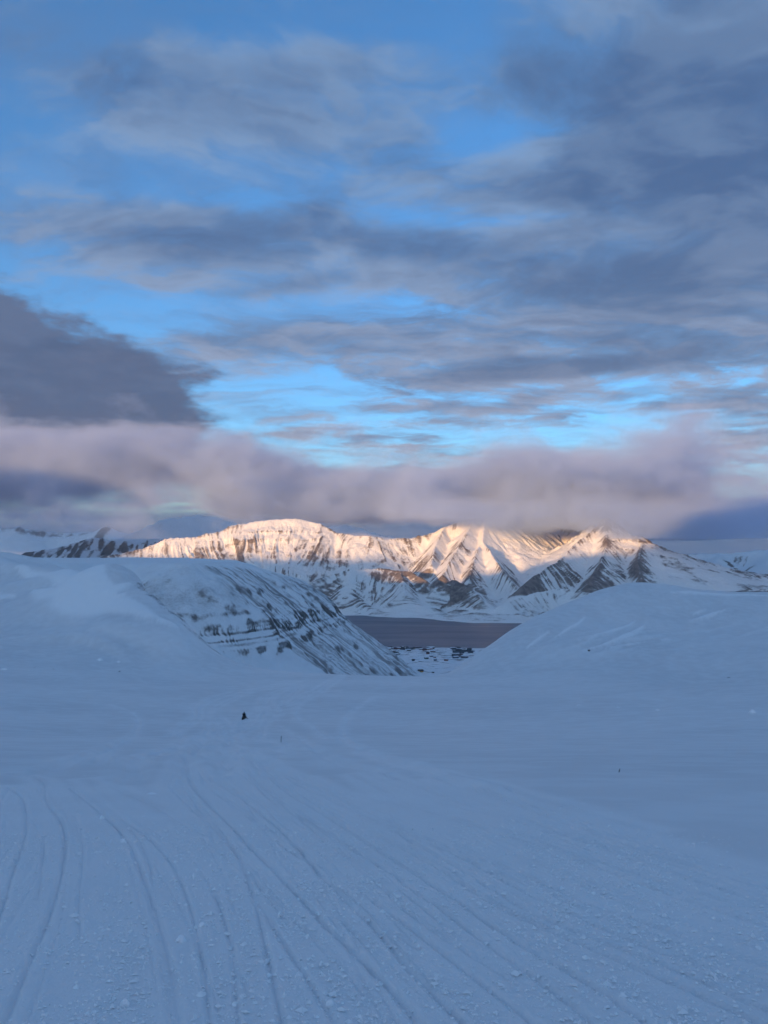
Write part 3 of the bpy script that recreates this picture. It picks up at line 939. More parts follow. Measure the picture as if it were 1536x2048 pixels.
# ------------------------------------------------------------------ plateau mountain on the left of the valley
RIM = [(-2600, 700), (-1500, 1080)] + [(at(px, 1120, yy)[0], yy) for px, yy in
       ((0, 1230), (130, 1330), (220, 1420), (285, 1440), (335, 1390), (372, 1310), (415, 1400), (482, 1545), (545, 1720), (585, 1930), (612, 2150), (634, 2330), (650, 2420))] + [(-260, 2620), (-700, 3000), (-1400, 3500), (-2600, 3700)]
RIM = np.array([(a, b, 0.0) for a, b in RIM])


def inside(X, Y, poly):
    r = np.zeros(X.shape, bool)
    j = len(poly) - 1
    for i in range(len(poly)):
        xi, yi = poly[i][:2]
        xj, yj = poly[j][:2]
        if yi != yj:
            c = ((yi > Y) != (yj > Y)) & (X < (xj - xi) * (Y - yi) / (yj - yi) + xi)
            r ^= c
        j = i
    return r


def top_of(y):
    return np.interp(y, [0, 900, 1250, 1400, 1500, 1700, 1930, 2150, 2330, 2420, 2620, 3200],
                     [516, 510, 502, 496.5, 492, 474, 449, 409, 372, 352, 330, 300])


an = np.concatenate((np.linspace(R(-62), R(-29), 60, endpoint=False), np.linspace(R(-29), R(7), 580)))
ra = np.concatenate((np.linspace(820, 1500, 190, endpoint=False), np.linspace(1500, 2600, 200), np.linspace(2600, 3700, 40)[1:]))
AN, RD = np.meshgrid(an, ra)
Y = RD
X = np.tan(AN) * RD
wx, wy = 6 * fbm(X / 90, Y / 90, 3, 300), 6 * fbm(X / 90, Y / 90, 3, 305)
D, _, S = seg_field(X + wx, Y + wy, RIM)
ins = inside(X + wx, Y + wy, RIM)
Din = np.where(ins, D, 0)
D = np.where(ins, 0, D)
# nearest rim height: the crest falls towards the fjord end
_, _, S0 = seg_field(X, Y, RIM)
ys = np.interp(S, np.concatenate(([0], np.cumsum(np.hypot(*np.diff(RIM[:, :2], axis=0).T)))), RIM[:, 1])
ztop = np.where(ins, np.minimum(top_of(ys) + 0.30 * Din, np.maximum(497.0 + 2.0 * fbm(X / 300, Y / 300, 2, 301), top_of(ys))), top_of(ys))
drop = np.where(D < 14, D * D * 0.026, 5.1 + (D - 14) * 0.73)
drop = np.where(D > 320, 5.1 + 306 * 0.73 + 130 * (1 - np.exp(-(D - 320) * 0.55 / 130)), drop)
ph = S / 27.0 + 0.5 * fbm(X / 120, Y / 120, 2, 310)
fl = pnoise(ph, D / 260, 320) * 0.7 + 0.45 * pnoise(ph * 2.3, D / 180, 321)
rib = 1 - 2 * np.abs(fl)
amp = sm(D, 3, 30) * (1 - 0.6 * sm(D, 330, 520))
bowlm = sm(S, 0, 1) * (ys > 1200) * (np.interp(S, [0, 1], [0, 1]))
smain = np.cumsum(np.hypot(*np.diff(RIM[:, :2], axis=0).T))
s_spur = smain[6]                              # arc length at the spur corner
right = sm(S, s_spur - 20, s_spur + 30)        # the gullied face beyond the spur
Z = ztop - drop + amp * (right * 4.0 * (-fl) * 1.6 + (1 - right) * 1.4 * rib)
# the cliff band: a bed of hard rock crossing both faces
zc = np.interp(Y, [900, 1250, 1700, 2300, 2500], [392, 392, 384, 345, 335]) + 5 * fbm(X / 60, Y / 60, 3, 330)
band = lambda z, c, w, h: h * (sm(z, c - w, c + w) - 0.5)
hard = 0.45 + 0.45 * sm(fbm(X / 60, Y / 60, 3, 337), -0.3, 0.4)
hard = np.maximum(hard, sm(S, s_spur + 900, s_spur + 1050))
Z0 = Z.copy()
Z += D.clip(0, 60) / 60 * hard * (band(Z0, zc, 9, 16) + band(Z0, zc - 18, 5, 7) + band(Z0, zc + 16, 4, 5))
Z += (1 - right * 0.3) * sm(D, 20, 90) * 1.5 * fbm(X / 22, Y / 22, 3, 335)
slp, NR = slope_of(X, Y, Z)
jog = 0.35 * pnoise(S / 50, D / 70, 351)
stk = 0.55 * pnoise(S / 12.0 + jog, D / 420, 350) + 0.70 * pnoise(S / 5.6 + 2 * jog, D / 320, 352) + 0.3 * pnoise(S / 2.6, D / 90, 353)
rock = -0.10 + right * amp * (0.16 * sm(fl, -0.25, 0.45) + 0.44) + (1 - right) * 0.08 * sm(D, 15, 90) + (0.38 + 0.26 * right) * stk * sm(D, 3, 25)
nearband = np.exp(-((Z - zc + 4 + 7 * (1 - right)) / (22 - 6 * (1 - right))) ** 2) * sm(D, 25, 70)
rock += nearband * (-0.22 * right + (0.62 + 0.25 * right) * (0.16 + 0.24 * hard) * sm(stk + 0.5 * pnoise(Z / 3.4, S / 90, 341), -0.35, 0.55)) + 0.6 * sm(slp, 0.95, 1.6) * sm(D, 20, 60)
rock += 0.12 * fbm(X / 40, Y / 40, 3, 340) * sm(D, 10, 60) + nearband * (0.45 + 0.55 * (1 - right)) * pnoise(Z / 3.4, S / 90, 341)
rock += 0.14 * np.exp(-((Z - zc - 45) / 30) ** 2) * (1 - right) * sm(D, 30, 70)
cliff = nearband * (0.4 + 0.5 * hard) * 0.7 + 0.5 * sm(slp, 0.95, 1.5) * sm(D, 20, 60)
rock -= 0.8 * ins * sm(Din, 0, 30)
Z -= 160 * (1 - sm(RD, 820, 900)) * sm(-X, -400, -200) * 0 + 0
Z = np.where(RD < 860, Z - (860 - RD) * 1.2, Z)
sheet(X, Y, Z, m_plateau, (('plateau_mountain', 'snow-covered plateau mountain with gullied flank and dark cliff band'),), None, {'rock': rock, 'cliff': cliff})

# ------------------------------------------------------------------ valley floor, town flat and fjord
xs = np.linspace(-2200, 2600, 250)
ys_ = np.concatenate((np.linspace(600, 2200, 90, endpoint=False), np.linspace(2200, 4300, 210)))
X, Y = np.meshgrid(xs, ys_)
axis = np.interp(Y, [600, 1500, 2300, 3000, 4300], [20, 60, 140, 220, 330])
zf = np.interp(Y, [600, 900, 1300, 2000, 2600, 3200, 3600, 3900, 3990, 4100, 4300], [330, 262, 205, 142, 98, 46, 24, 9, 3, -4, -10])
Z = zf + np.minimum(0.00022 * (X - axis) ** 2, 70) * (1 - sm(Y, 2500, 3800)) + sm(Y, 900, 1600) * 3.5 * fbm(X / 90, Y / 90, 4, 400) * (1 - sm(Y, 3500, 3950))
Z += 12 * np.exp(-((np.abs(X - axis - 10 * fbm(X / 300, Y / 300, 2, 402)) - 70) / 26) ** 2) * sm(Y, 1600, 2200) * (1 - sm(Y, 2900, 3200))
# the right-hand wall of the valley behind the snow hill
wall = sm(X, 520, 1400) * 190 * (1 - sm(Y, 1500, 3000))
Z += wall
Z = np.where(Y > 3800, Z + 3 * fbm(X / 160, Y / 160, 2, 405), Z)
rock = 0.22 + 0.38 * fbm(X / 60, Y / 40, 4, 410) + 0.14 * sm(Y, 3000, 3700) + 0.3 * sm(slope_of(X, Y, Z)[0], 0.3, 0.8)
VALZ = Z
sheet(X, Y, Z, m_valley, (('valley_floor', 'snowy valley floor running down to the town by the fjord'),), None, {'rock': rock})

xs, ys_ = np.linspace(-12000, 12000, 81), np.concatenate((np.linspace(3700, 7000, 40, endpoint=False), np.linspace(7000, 31000, 40)))
X, Y = np.meshgrid(xs, ys_)
sheet(X, Y, X * 0.0, m_water, (('fjord_water', 'calm grey-violet fjord water between the valley and the far mountains'),))

# ------------------------------------------------------------------ unseen mountains behind the viewer, crest heights shaped to cast the wanted shade
SHX = np.array([-30000, -17000, -15000, -12000, -10500, -9000, -8300, -7700, -6200, -5400, -4800, -4300, -3900, -3400, -3000, -2600, -2200, -1500, -800, 0, 1500, 3000, 8000]) - 1351
SHZ = np.array([3100, 3000, 2200, 2200, 2200, 2150, 2000, 1130, 1110, 1120, 1110, 960, 790, 760, 900, 1040, 1090, 1550, 1700, 1650, 1300, 1100, 1000]) + 190
xs = np.linspace(-28000, 7000, 320)
ys_ = np.linspace(-9000, -900, 80)
X, Y = np.meshgrid(xs, ys_)
crest = np.interp(X, SHX, SHZ)
yc = -5200 + 120 * fbm(X / 1500, X * 0, 2, 500)
D = np.abs(Y - yc)
Z = crest - 0.62 * 900 * (1 - np.exp(-D / 900)) - 0.08 * D + sm(D, 30, 400) * 60 * fbm(X / 260, Y / 500, 4, 505)
rock = 0.0 + 0.3 * fbm(X / 300, Y / 300, 3, 508)
sheet(X, Y, Z, m_far, (('shade_ridge', 'unseen snowy ridge behind the viewer, crest shaped to shade the valley and far slopes'),), None, {'rock': rock})

# ------------------------------------------------------------------ loose snow crumbs thrown up by the tracks
rng = np.random.default_rng(5)
n0 = 160000
rr = np.sqrt(rng.uniform(2.6 ** 2, 30.0 ** 2, n0))
rr = np.where(rng.uniform(size=n0) < 0.6, rng.uniform(2.6, 14.0, n0), rr)
aa = rng.uniform(R(-36), R(36), n0)
cx, cy = np.sin(aa) * rr, np.cos(aa) * rr
dmin = np.full(n0, 9.0)
for path in PATHS:
    D, S = path_dist(cx, cy, path, 3.0)
    dmin = np.minimum(dmin, D)
den = 0.42 * np.exp(-((dmin - 0.30) / 0.34) ** 2) + 0.20 * (1 - sm(dmin, 0.5, 2.8))
den *= np.clip(0.75 + 0.8 * fbm(cx / 0.5, cy / 1.1, 3, 601), 0.1, 1.4) * np.clip(0.8 + 0.7 * fbm(cx / 2.6, cy / 6.0, 2, 602), 0.15, 1.3)
keep = rng.uniform(size=n0) < den
cx, cy = cx[keep], cy[keep]
nk = len(cx)
size = np.clip(np.exp(rng.normal(math.log(0.0068), 0.48, nk)), 0.003, 0.030)
cz = near_base(cx, cy) + relief(cx, cy)
for (pts, hw, dep, rid), path in zip(TRK, PATHS):
    D, S = path_dist(cx, cy, path, 1.0)
    cz -= 0.6 * dep * np.exp(-(D / (0.42 * hw)) ** 2)
octa = np.array([(1, 0, 0), (0, 1, 0), (-1, 0, 0), (0, -1, 0), (0, 0, 1), (0, 0, -0.6)], float)
of = np.array([(0, 1, 4), (1, 2, 4), (2, 3, 4), (3, 0, 4), (1, 0, 5), (2, 1, 5), (3, 2, 5), (0, 3, 5)])
jit = octa[None] * rng.uniform(0.6, 1.35, (nk, 6, 1)) + rng.normal(0, 0.16, (nk, 6, 3))
rot = rng.uniform(0, 6.28, nk)
co, si = np.cos(rot)[:, None], np.sin(rot)[:, None]
vx = (jit[..., 0] * co - jit[..., 1] * si) * size[:, None] * rng.uniform(0.8, 1.5, (nk, 1)) + cx[:, None]
vy = (jit[..., 0] * si + jit[..., 1] * co) * size[:, None] + cy[:, None]
vz = jit[..., 2] * size[:, None] * 0.75 + (cz + size * 0.3)[:, None]
V = np.stack((vx, vy, vz), -1).reshape(-1, 3)
Fc = (of[None] + (np.arange(nk) * 6)[:, None, None]).reshape(-1, 3)
tag(link_mesh('snow_crumbs', V, Fc, m_crumb, smooth=False), 'loose crumbs of snow scattered along the tracks', None, None, 'stuff')


# ------------------------------------------------------------------ small things
def plain(name, col, rough=0.6, var=0.25, freq=3.0, metal=0.0):
    m, N, P = material(name)
    n = N.noise(N.n('ShaderNodeTexCoord').outputs['Object'], freq, 4.0, 0.6)
    N.put(P.inputs['Base Color'], N.mix(N.sstep(n, 0.3, 0.7), tuple(c * (1 - var) for c in col), tuple(min(1, c * (1 + var)) for c in col)))
    P.inputs['Roughness'].default_value = rough
    P.inputs['Metallic'].default_value = metal
    return m


class MB:
    """collects shaped pieces; build() links them as one mesh object"""
    def __init__(self):
        self.v, self.f = [], []

    def hull(self, sections):
        """skin closed cross-sections (lists of equal length) into a capped body"""
        o = len(self.v)
        n = len(sections[0])
        for sct in sections:
            self.v += [tuple(q) for q in sct]
        for i in range(len(sections) - 1):
            for k in range(n):
                a, b = o + i * n + k, o + i * n + (k + 1) % n
                self.f.append((a, b, b + n, a + n))
        self.f.append(tuple(o + k for k in range(n))[::-1])
        self.f.append(tuple(o + (len(sections) - 1) * n + k for k in range(n)))
        return self

    def box(self, x0, x1, y0, y1, z0, z1, t=0.0):
        s = lambda y, e: [(x0 + e, y, z0), (x1 - e, y, z0), (x1 - e - t, y, z1), (x0 + e + t, y, z1)]
        return self.hull([s(y0, 0), s(y1, 0)])

    def tube(self, pts, r, n=8):
        pts = [Vector(q) for q in pts]
        rs = r if isinstance(r, (list, tuple)) else [r] * len(pts)
        secs = []
        for i, q in enumerate(pts):
            d_ = (pts[min(i + 1, len(pts) - 1)] - pts[max(i - 1, 0)]).normalized()
            u = d_.orthogonal().normalized()
            w = d_.cross(u)
            if i and (secs):
                pass
            secs.append([q + (u * math.cos(6.2832 * k / n) + w * math.sin(6.2832 * k / n)) * rs[i] for k in range(n)])
        # keep neighbouring rings aligned
        for i in range(1, len(secs)):
            best = min(range(n), key=lambda sft: sum((secs[i][(k + sft) % n] - pts[i] - secs[i - 1][k] + pts[i - 1]).length for k in range(n)))
            secs[i] = [secs[i][(k + best) % n] for k in range(n)]
        return self.hull(secs)

    def build(self, name, mat, parent=None, bevel=0.0, smooth=False):
        me = bpy.data.meshes.new(name)
        me.from_pydata(self.v, [], self.f)
        me.materials.append(mat)
        me.update()
        if smooth:
            me.polygons.foreach_set('use_smooth', [True] * len(me.polygons))
        o = bpy.data.objects.new(name, me)
        C.objects.link(o)
        if parent is not None:
            o.parent = parent
        if bevel:
            b = o.modifiers.new('bevel', 'BEVEL')
            b.width = bevel
            b.segments = 2
        return o


def empty(name, loc, rz=0.0):
    o = bpy.data.objects.new(name, None)
    C.objects.link(o)
    o.location = loc
    o.rotation_euler = (0, 0, rz)
    return o


m_black = plain('black_plastic', (0.012, 0.012, 0.014), 0.4)
m_rubber = plain('black_rubber', (0.010, 0.010, 0.010), 0.8)
m_metal = plain('dull_metal', (0.16, 0.16, 0.17), 0.4, metal=0.8)
m_suit = plain('dark_snow_suit', (0.010, 0.011, 0.015), 0.85)
m_visor = plain('dark_visor', (0.01, 0.012, 0.02), 0.08)
m_lamp = plain('lamp_glass', (0.25, 0.26, 0.28), 0.1)
m_wood = plain('weathered_wood', (0.045, 0.038, 0.032), 0.8)
m_stone = plain('dark_stone', (0.035, 0.034, 0.036), 0.85)
m_lump = plain('snow_lump', (0.90, 0.91, 0.93), 0.7, 0.03)

# snowmobile heading away down the valley, with its rider
gp = ground_hit(488, 1438)
gx, gy = float(gp[0]), float(gp[1])
gz = near_z(gx, gy)
SL = (near_z(gx, gy + 1.5) - near_z(gx, gy - 1.5)) / 3.0
head = R(-4)
sm_ = empty('snowmobile', (gx, gy, gz + 0.03), head)
sm_.rotation_euler = (math.atan(SL), 0, head)
tag(sm_, 'small black snowmobile driving away down the snow slope', 'snowmobile')


def sec(y, hw, z0, z1, tw):
    return [(-hw, y, z0), (hw, y, z0), (hw, y, (z0 + z1) / 2), (tw, y, z1), (-tw, y, z1), (-hw, y, (z0 + z1) / 2)]


# y forward
MB().hull([sec(-1.35, 0.20, 0.30, 0.50, 0.18), sec(-0.2, 0.20, 0.32, 0.55, 0.18), sec(0.5, 0.22, 0.32, 0.62, 0.18)]).build('tunnel', m_black, sm_, 0.02)
seat = MB().hull([sec(-1.25, 0.15, 0.50, 0.72, 0.11), sec(-0.6, 0.17, 0.54, 0.74, 0.12), sec(0.05, 0.14, 0.58, 0.80, 0.10)]).build('seat', m_rubber, sm_, 0.03)
MB().box(-0.13, 0.13, -1.29, -1.25, 0.54, 0.70).build('backrest_pad', m_black, seat, 0.01)
hood = MB().hull([sec(0.0, 0.30, 0.34, 0.86, 0.18), sec(0.45, 0.40, 0.28, 0.92, 0.22), sec(0.95, 0.38, 0.24, 0.74, 0.22), sec(1.40, 0.22, 0.26, 0.46, 0.12)]).build('hood', m_black, sm_, 0.03)
for sx in (-1, 1):
    MB().hull([[(sx * 0.08, 1.22, 0.56), (sx * 0.22, 1.18, 0.56), (sx * 0.22, 1.14, 0.66), (sx * 0.08, 1.16, 0.66)], [(sx * 0.08, 1.28, 0.55), (sx * 0.20, 1.24, 0.55), (sx * 0.20, 1.20, 0.63), (sx * 0.08, 1.22, 0.63)]]).build('headlight', m_lamp, hood)
MB().hull([[(-0.24, 0.45, 0.90), (0.24, 0.45, 0.90), (0.16, 0.22, 1.16), (-0.16, 0.22, 1.16)], [(-0.23, 0.47, 0.90), (0.23, 0.47, 0.90), (0.15, 0.24, 1.17), (-0.15, 0.24, 1.17)]]).build('windshield', m_visor, sm_)
trk = MB().hull([[(x_, yy, zz_) for yy, zz_ in ((-1.50, 0.16), (-1.40, 0.02), (0.25, 0.0), (0.55, 0.16), (0.45, 0.32), (-1.35, 0.30))] for x_ in (-0.19, 0.19)]).build('track', m_rubber, sm_, 0.02)
for k in range(9):
    MB().box(-0.18, 0.18, -1.35 + k * 0.19, -1.31 + k * 0.19, -0.03, 0.02).build('lug', m_rubber, trk)
for sx in (-1, 1):
    ski = MB().hull([[(sx * 0.44 - 0.07, yy, zz_), (sx * 0.44 + 0.07, yy, zz_), (sx * 0.44 + 0.05, yy, zz_ + 0.035), (sx * 0.44 - 0.05, yy, zz_ + 0.035)] for yy, zz_ in ((0.35, 0.02), (0.6, 0.0), (1.2, 0.0), (1.42, 0.06), (1.58, 0.20))]).build('ski', m_black, sm_)
    MB().tube([(sx * 0.44, 1.40, 0.09), (sx * 0.44, 1.50, 0.26), (sx * 0.44, 1.30, 0.22), (sx * 0.44, 1.15, 0.05)], 0.015, 6).build('ski_loop', m_metal, ski)
    MB().tube([(sx * 0.44, 0.95, 0.04), (sx * 0.44, 0.92, 0.30), (sx * 0.30, 0.85, 0.46)], [0.03, 0.03, 0.035], 8).build('suspension_arm', m_metal, sm_)
    MB().hull([[(sx * 0.20, yy, zz_), (sx * 0.42, yy, zz_), (sx * 0.42, yy, zz_ + 0.03), (sx * 0.20, yy, zz_ + 0.03)] for yy, zz_ in ((-1.2, 0.30), (0.1, 0.28))]).build('running_board', m_metal, sm_)
hb = MB().tube([(-0.36, 0.02, 1.03), (-0.20, 0.10, 1.03), (0, 0.14, 0.98), (0.20, 0.10, 1.03), (0.36, 0.02, 1.03)], 0.014, 8).build('handlebar', m_metal, sm_)
for sx in (-1, 1):
    MB().tube([(sx * 0.24, 0.085, 1.03), (sx * 0.38, 0.01, 1.03)], 0.02, 8).build('grip', m_rubber, hb)
MB().tube([(0, 0.14, 0.98), (0, 0.28, 0.80)], 0.03, 8).build('steering_column', m_metal, sm_)
MB().box(-0.22, 0.22, -1.46, -1.36, 0.40, 0.46).build('rear_bumper', m_metal, sm_, 0.01)
MB().box(-0.08, 0.08, -1.38, -1.35, 0.48, 0.53).build('tail_light', plain('tail_lamp', (0.18, 0.01, 0.01), 0.3), sm_)


def skinned(name, mat, verts, edges, radii, parent=None, root=0, sub=2):
    me = bpy.data.meshes.new(name)
    me.from_pydata(verts, edges, [])
    me.materials.append(mat)
    o = bpy.data.objects.new(name, me)
    C.objects.link(o)
    if parent is not None:
        o.parent = parent
    md = o.modifiers.new('skin', 'SKIN')
    md.use_smooth_shade = True
    for i, q in enumerate(me.skin_vertices[0].data):
        q.radius = (radii[i], radii[i]) if isinstance(radii[i], float) else radii[i]
        q.use_root = i == root
    o.modifiers.new('subdivision', 'SUBSURF').levels = sub
    o.modifiers['subdivision'].render_levels = sub
    return o


rider = empty('person', (gx, gy, gz + 0.03), head)
rider.rotation_euler = (math.atan(SL), 0, head)
tag(rider, 'person in dark winter suit and helmet riding the snowmobile', 'person')
bv = [(0, -0.42, 0.86), (0, -0.36, 1.08), (0, -0.27, 1.28), (0, -0.22, 1.38), (0, -0.17, 1.47),
      (-0.19, -0.25, 1.33), (-0.43, -0.14, 1.12), (-0.31, 0.04, 1.05), (0.19, -0.25, 1.33), (0.43, -0.14, 1.12), (0.31, 0.04, 1.05),
      (-0.14, -0.36, 0.86), (-0.30, 0.02, 0.80), (-0.31, -0.10, 0.46), (-0.31, 0.06, 0.36), (0.14, -0.36, 0.86), (0.30, 0.02, 0.80), (0.31, -0.10, 0.46), (0.31, 0.06, 0.36)]
be = [(0, 1), (1, 2), (2, 3), (3, 4), (2, 5), (5, 6), (6, 7), (2, 8), (8, 9), (9, 10), (0, 11), (11, 12), (12, 13), (13, 14), (0, 15), (15, 16), (16, 17), (17, 18)]
brd = [(0.20, 0.17), (0.20, 0.16), (0.22, 0.16), 0.08, 0.07, 0.10, 0.08, 0.05, 0.10, 0.08, 0.05, 0.12, 0.085, 0.07, 0.06, 0.12, 0.085, 0.07, 0.06]
skinned('body', m_suit, bv, be, brd, rider)
# helmet: shell with chin bar, visor set into it
hv = []
for i in range(9):
    t = math.pi * i / 8
    hv.append([(0.135 * math.sin(t) * math.cos(a_) * 1.0, -0.14 + 0.16 * math.sin(t) * math.sin(a_) + (0.03 if 4 < i < 8 and math.sin(a_) > 0.3 else 0), 1.60 + 0.155 * math.cos(t)) for a_ in np.linspace(0, 6.2832, 14, endpoint=False)])
hv[0] = [(q[0] * 0.5 + 0.02 * math.cos(k), q[1] + 0.02 * math.sin(k), q[2]) for k, q in enumerate(hv[0])]
helmet = MB().hull(hv[::-1]).build('helmet', m_black, rider, smooth=True)
MB().hull([[(x_, -0.14 + 0.170 * math.sqrt(max(0, 1 - (x_ / 0.145) ** 2)), 1.56 + dz_) for x_, dz_ in ((-0.11, 0.0), (-0.05, -0.02), (0.05, -0.02), (0.11, 0.0), (0.11, 0.09), (0.05, 0.10), (-0.05, 0.10), (-0.11, 0.09))],
           [(x_, -0.12 + 0.170 * math.sqrt(max(0, 1 - (x_ / 0.145) ** 2)), 1.56 + dz_) for x_, dz_ in ((-0.10, 0.0), (-0.05, -0.01), (0.05, -0.01), (0.10, 0.0), (0.10, 0.08), (0.05, 0.09), (-0.05, 0.09), (-0.10, 0.08))]]).build('visor', m_visor, helmet)
for sx in (-1, 1):
    # glove: palm with four fingers and a thumb closed round the grip
    gv, ge, gr = [(sx * 0.31, 0.03, 1.055), (sx * 0.31, 0.065, 1.055)], [(0, 1)], [(0.045, 0.022), (0.045, 0.02)]
    for k, ln in enumerate((0.9, 1.0, 0.95, 0.8)):
        bx_ = sx * (0.275 + 0.022 * k)
        n = len(gv)
        gv += [(bx_, 0.085, 1.06), (bx_, 0.085 + 0.028 * ln, 1.04), (bx_, 0.08 + 0.012 * ln, 1.005)]
        ge += [(1, n), (n, n + 1), (n + 1, n + 2)]
        gr += [0.011, 0.010, 0.009]
    n = len(gv)
    gv += [(sx * 0.265, 0.03, 1.03), (sx * 0.262, 0.06, 1.005), (sx * 0.266, 0.085, 1.0)]
    ge += [(0, n), (n, n + 1), (n + 1, n + 2)]
    gr += [0.013, 0.012, 0.010]
    skinned('glove', m_rubber, gv, ge, gr, rider, 0, 1)
    MB().hull([[(sx * 0.31 - w_, yy, zz_) for w_, zz_ in ((-0.05, 0.31), (0.05, 0.31), (0.05, zt), (-0.05, zt))] for yy, zt in ((-0.16, 0.44), (0.02, 0.44), (0.14, 0.37))]).build('boot', m_rubber, rider, 0.02)


def hit_z(x, y):
    g = ground_hit(x, y)
    return float(g[0]), float(g[1]), near_z(float(g[0]), float(g[1]))


# marker pole beside the trail and a stick in the open snow
x, y, z = hit_z(562, 1485)
h = 13.0 / FPX * y
pole = empty('marker_pole', (x, y, z))
tag(pole, 'thin dark marker pole standing in the snow right of the snowmobile', 'pole')
MB().tube([(0, 0, -0.4), (0.01, 0, h * 0.5), (0.03, 0.02, h)], [0.035, 0.032, 0.028], 8).build('shaft', m_wood, pole)
MB().tube([(0.022, 0.013, h * 0.80), (0.028, 0.017, h * 0.93)], [0.043, 0.042], 8).build('band', m_black, pole)
x, y, z = hit_z(1238, 1543)
h = 7.0 / FPX * y
st = empty('stick', (x, y, z))
tag(st, 'short tilted stick poking out of the open snow on the right', 'stick')
MB().tube([(-0.02, 0, -0.15), (0.0, 0, 0.0), (h * 0.10, 0, h * 0.5), (h * 0.36, 0.02, h)], [0.016, 0.016, 0.014, 0.008], 6).build('shaft', m_wood, st)
MB().tube([(h * 0.10, 0, h * 0.5), (h * 0.02, -0.03, h * 0.74)], [0.009, 0.004], 6).build('twig', m_wood, st)


def lump(name, x, y, w, hgt, mat, label, cat, group, seed):
    """a boulder or block: an uneven closed body sunk a little into the snow"""
    px0, py0, pz0 = hit_z(x, y)
    rg = np.random.default_rng(seed)
    W_, H_ = w / FPX * py0, hgt / FPX * py0
    secs = []
    for i, (rz_, zz_) in enumerate(((0.9, -0.3), (1.0, 0.1), (0.9, 0.5), (0.6, 0.85), (0.25, 1.0))):
        secs.append([(W_ / 2 * rz_ * math.cos(t_) * rg.uniform(0.75, 1.2), W_ / 2.6 * rz_ * math.sin(t_) * rg.uniform(0.75, 1.2), H_ * zz_ * rg.uniform(0.9, 1.1)) for t_ in np.linspace(0, 6.2832, 9, endpoint=False)])
    o = MB().hull(secs).build(name, mat, None)
    o.location = (px0, py0, pz0)
    tag(o, label, cat, group)
    return o


for i, (x, y, w, hh, lb) in enumerate(((69, 1339, 3, 2, 'leftmost small dark stone at the foot of the left hillside'), (107, 1342, 3.5, 2.2, 'second small dark stone from the left at the hillside foot'),
                                       (239, 1342, 3.5, 2.6, 'small dark stone farthest right at the left hillside foot'), (1178, 1305, 4.5, 2.4, 'dark stone on the right hill below the wind-cut drifts'),
                                       (1458, 1357, 11, 1.8, 'low dark stone showing through snow at the right edge hillside'))):
    lump('stone', x, y, w, hh, m_stone, lb, 'stone', 'dark stones on the snow slopes', 700 + i)
for i, (x, y, w, hh, lb) in enumerate(((1505, 1426, 13, 7, 'largest pale snow lump near the right edge'), (1158, 1413, 10, 4, 'leftmost pale snow lump on the right of the valley'), (1238, 1417, 9, 3.5, 'low snow lump second from left in the row on the right'),
                                       (1316, 1422, 9, 4, 'snow lump third from left in the row on the right'), (200, 1316, 12, 5, 'pale snow lump low on the left hillside'), (237, 1319, 9, 3.5, 'smaller snow lump right of its neighbour on the left hillside'),
                                       (8, 1343, 14, 4, 'pale snow lump at the left edge of the photo'), (303, 1589, 20, 3, 'flat snow lump beside the tracks left of the trail junction'), (204, 1636, 9, 6, 'snow lump at the bend of the left track'),
                                       (246, 1687, 13, 8, 'thrown snow block lying on the left track'), (362, 1884, 20, 12, 'biggest snow block between the two left tracks near the viewer'), (405, 1853, 16, 9, 'snow block right of the left tracks'), (250, 2012, 18, 13, 'snow block near the bottom between the left tracks'), (660, 2010, 16, 10, 'snow block near the bottom left of the middle'))):
    lump('snow_block', x, y, w, hh, m_lump, lb, 'snow block', 'snow blocks on the valley floor', 720 + i)

# ------------------------------------------------------------------ the town by the fjord
VAL_X, VAL_Y = np.linspace(-2200, 2600, 250), np.concatenate((np.linspace(600, 2200, 90, endpoint=False), np.linspace(2200, 4300, 210)))


def val_z(x, y):
    i = int(np.clip(np.searchsorted(VAL_X, x) - 1, 0, len(VAL_X) - 2))
    j = int(np.clip(np.searchsorted(VAL_Y, y) - 1, 0, len(VAL_Y) - 2))
    u = (x - VAL_X[i]) / (VAL_X[i + 1] - VAL_X[i])
    w = (y - VAL_Y[j]) / (VAL_Y[j + 1] - VAL_Y[j])
    return float((VALZ[j, i] * (1 - u) + VALZ[j, i + 1] * u) * (1 - w) + (VALZ[j + 1, i] * (1 - u) + VALZ[j + 1, i + 1] * u) * w)


def val_hit(x, y):
    p1 = at(x, y, 1.0)
    for ds in np.arange(1500, 4200, 4.0):
        if EYE + (p1[2] - EYE) * ds <= val_z(p1[0] * ds, ds):
            return p1[0] * ds, ds
    return p1[0] * 3900, 3900.0


WALLS = [plain('wall_paint', c, 0.7, 0.12, 0.3) for c in ((0.16, 0.05, 0.04), (0.08, 0.10, 0.13), (0.07, 0.08, 0.07), (0.20, 0.15, 0.10), (0.11, 0.08, 0.07), (0.06, 0.07, 0.09))]
m_ochre = plain('ochre_paint', (0.42, 0.24, 0.06), 0.7, 0.1, 0.3)
m_roof = plain('dark_roof', (0.03, 0.033, 0.04), 0.7, 0.2, 0.3)
m_roofs = plain('snowy_roof', (0.62, 0.65, 0.70), 0.8, 0.1, 0.2)
m_pane = plain('window_glass', (0.02, 0.025, 0.035), 0.1)


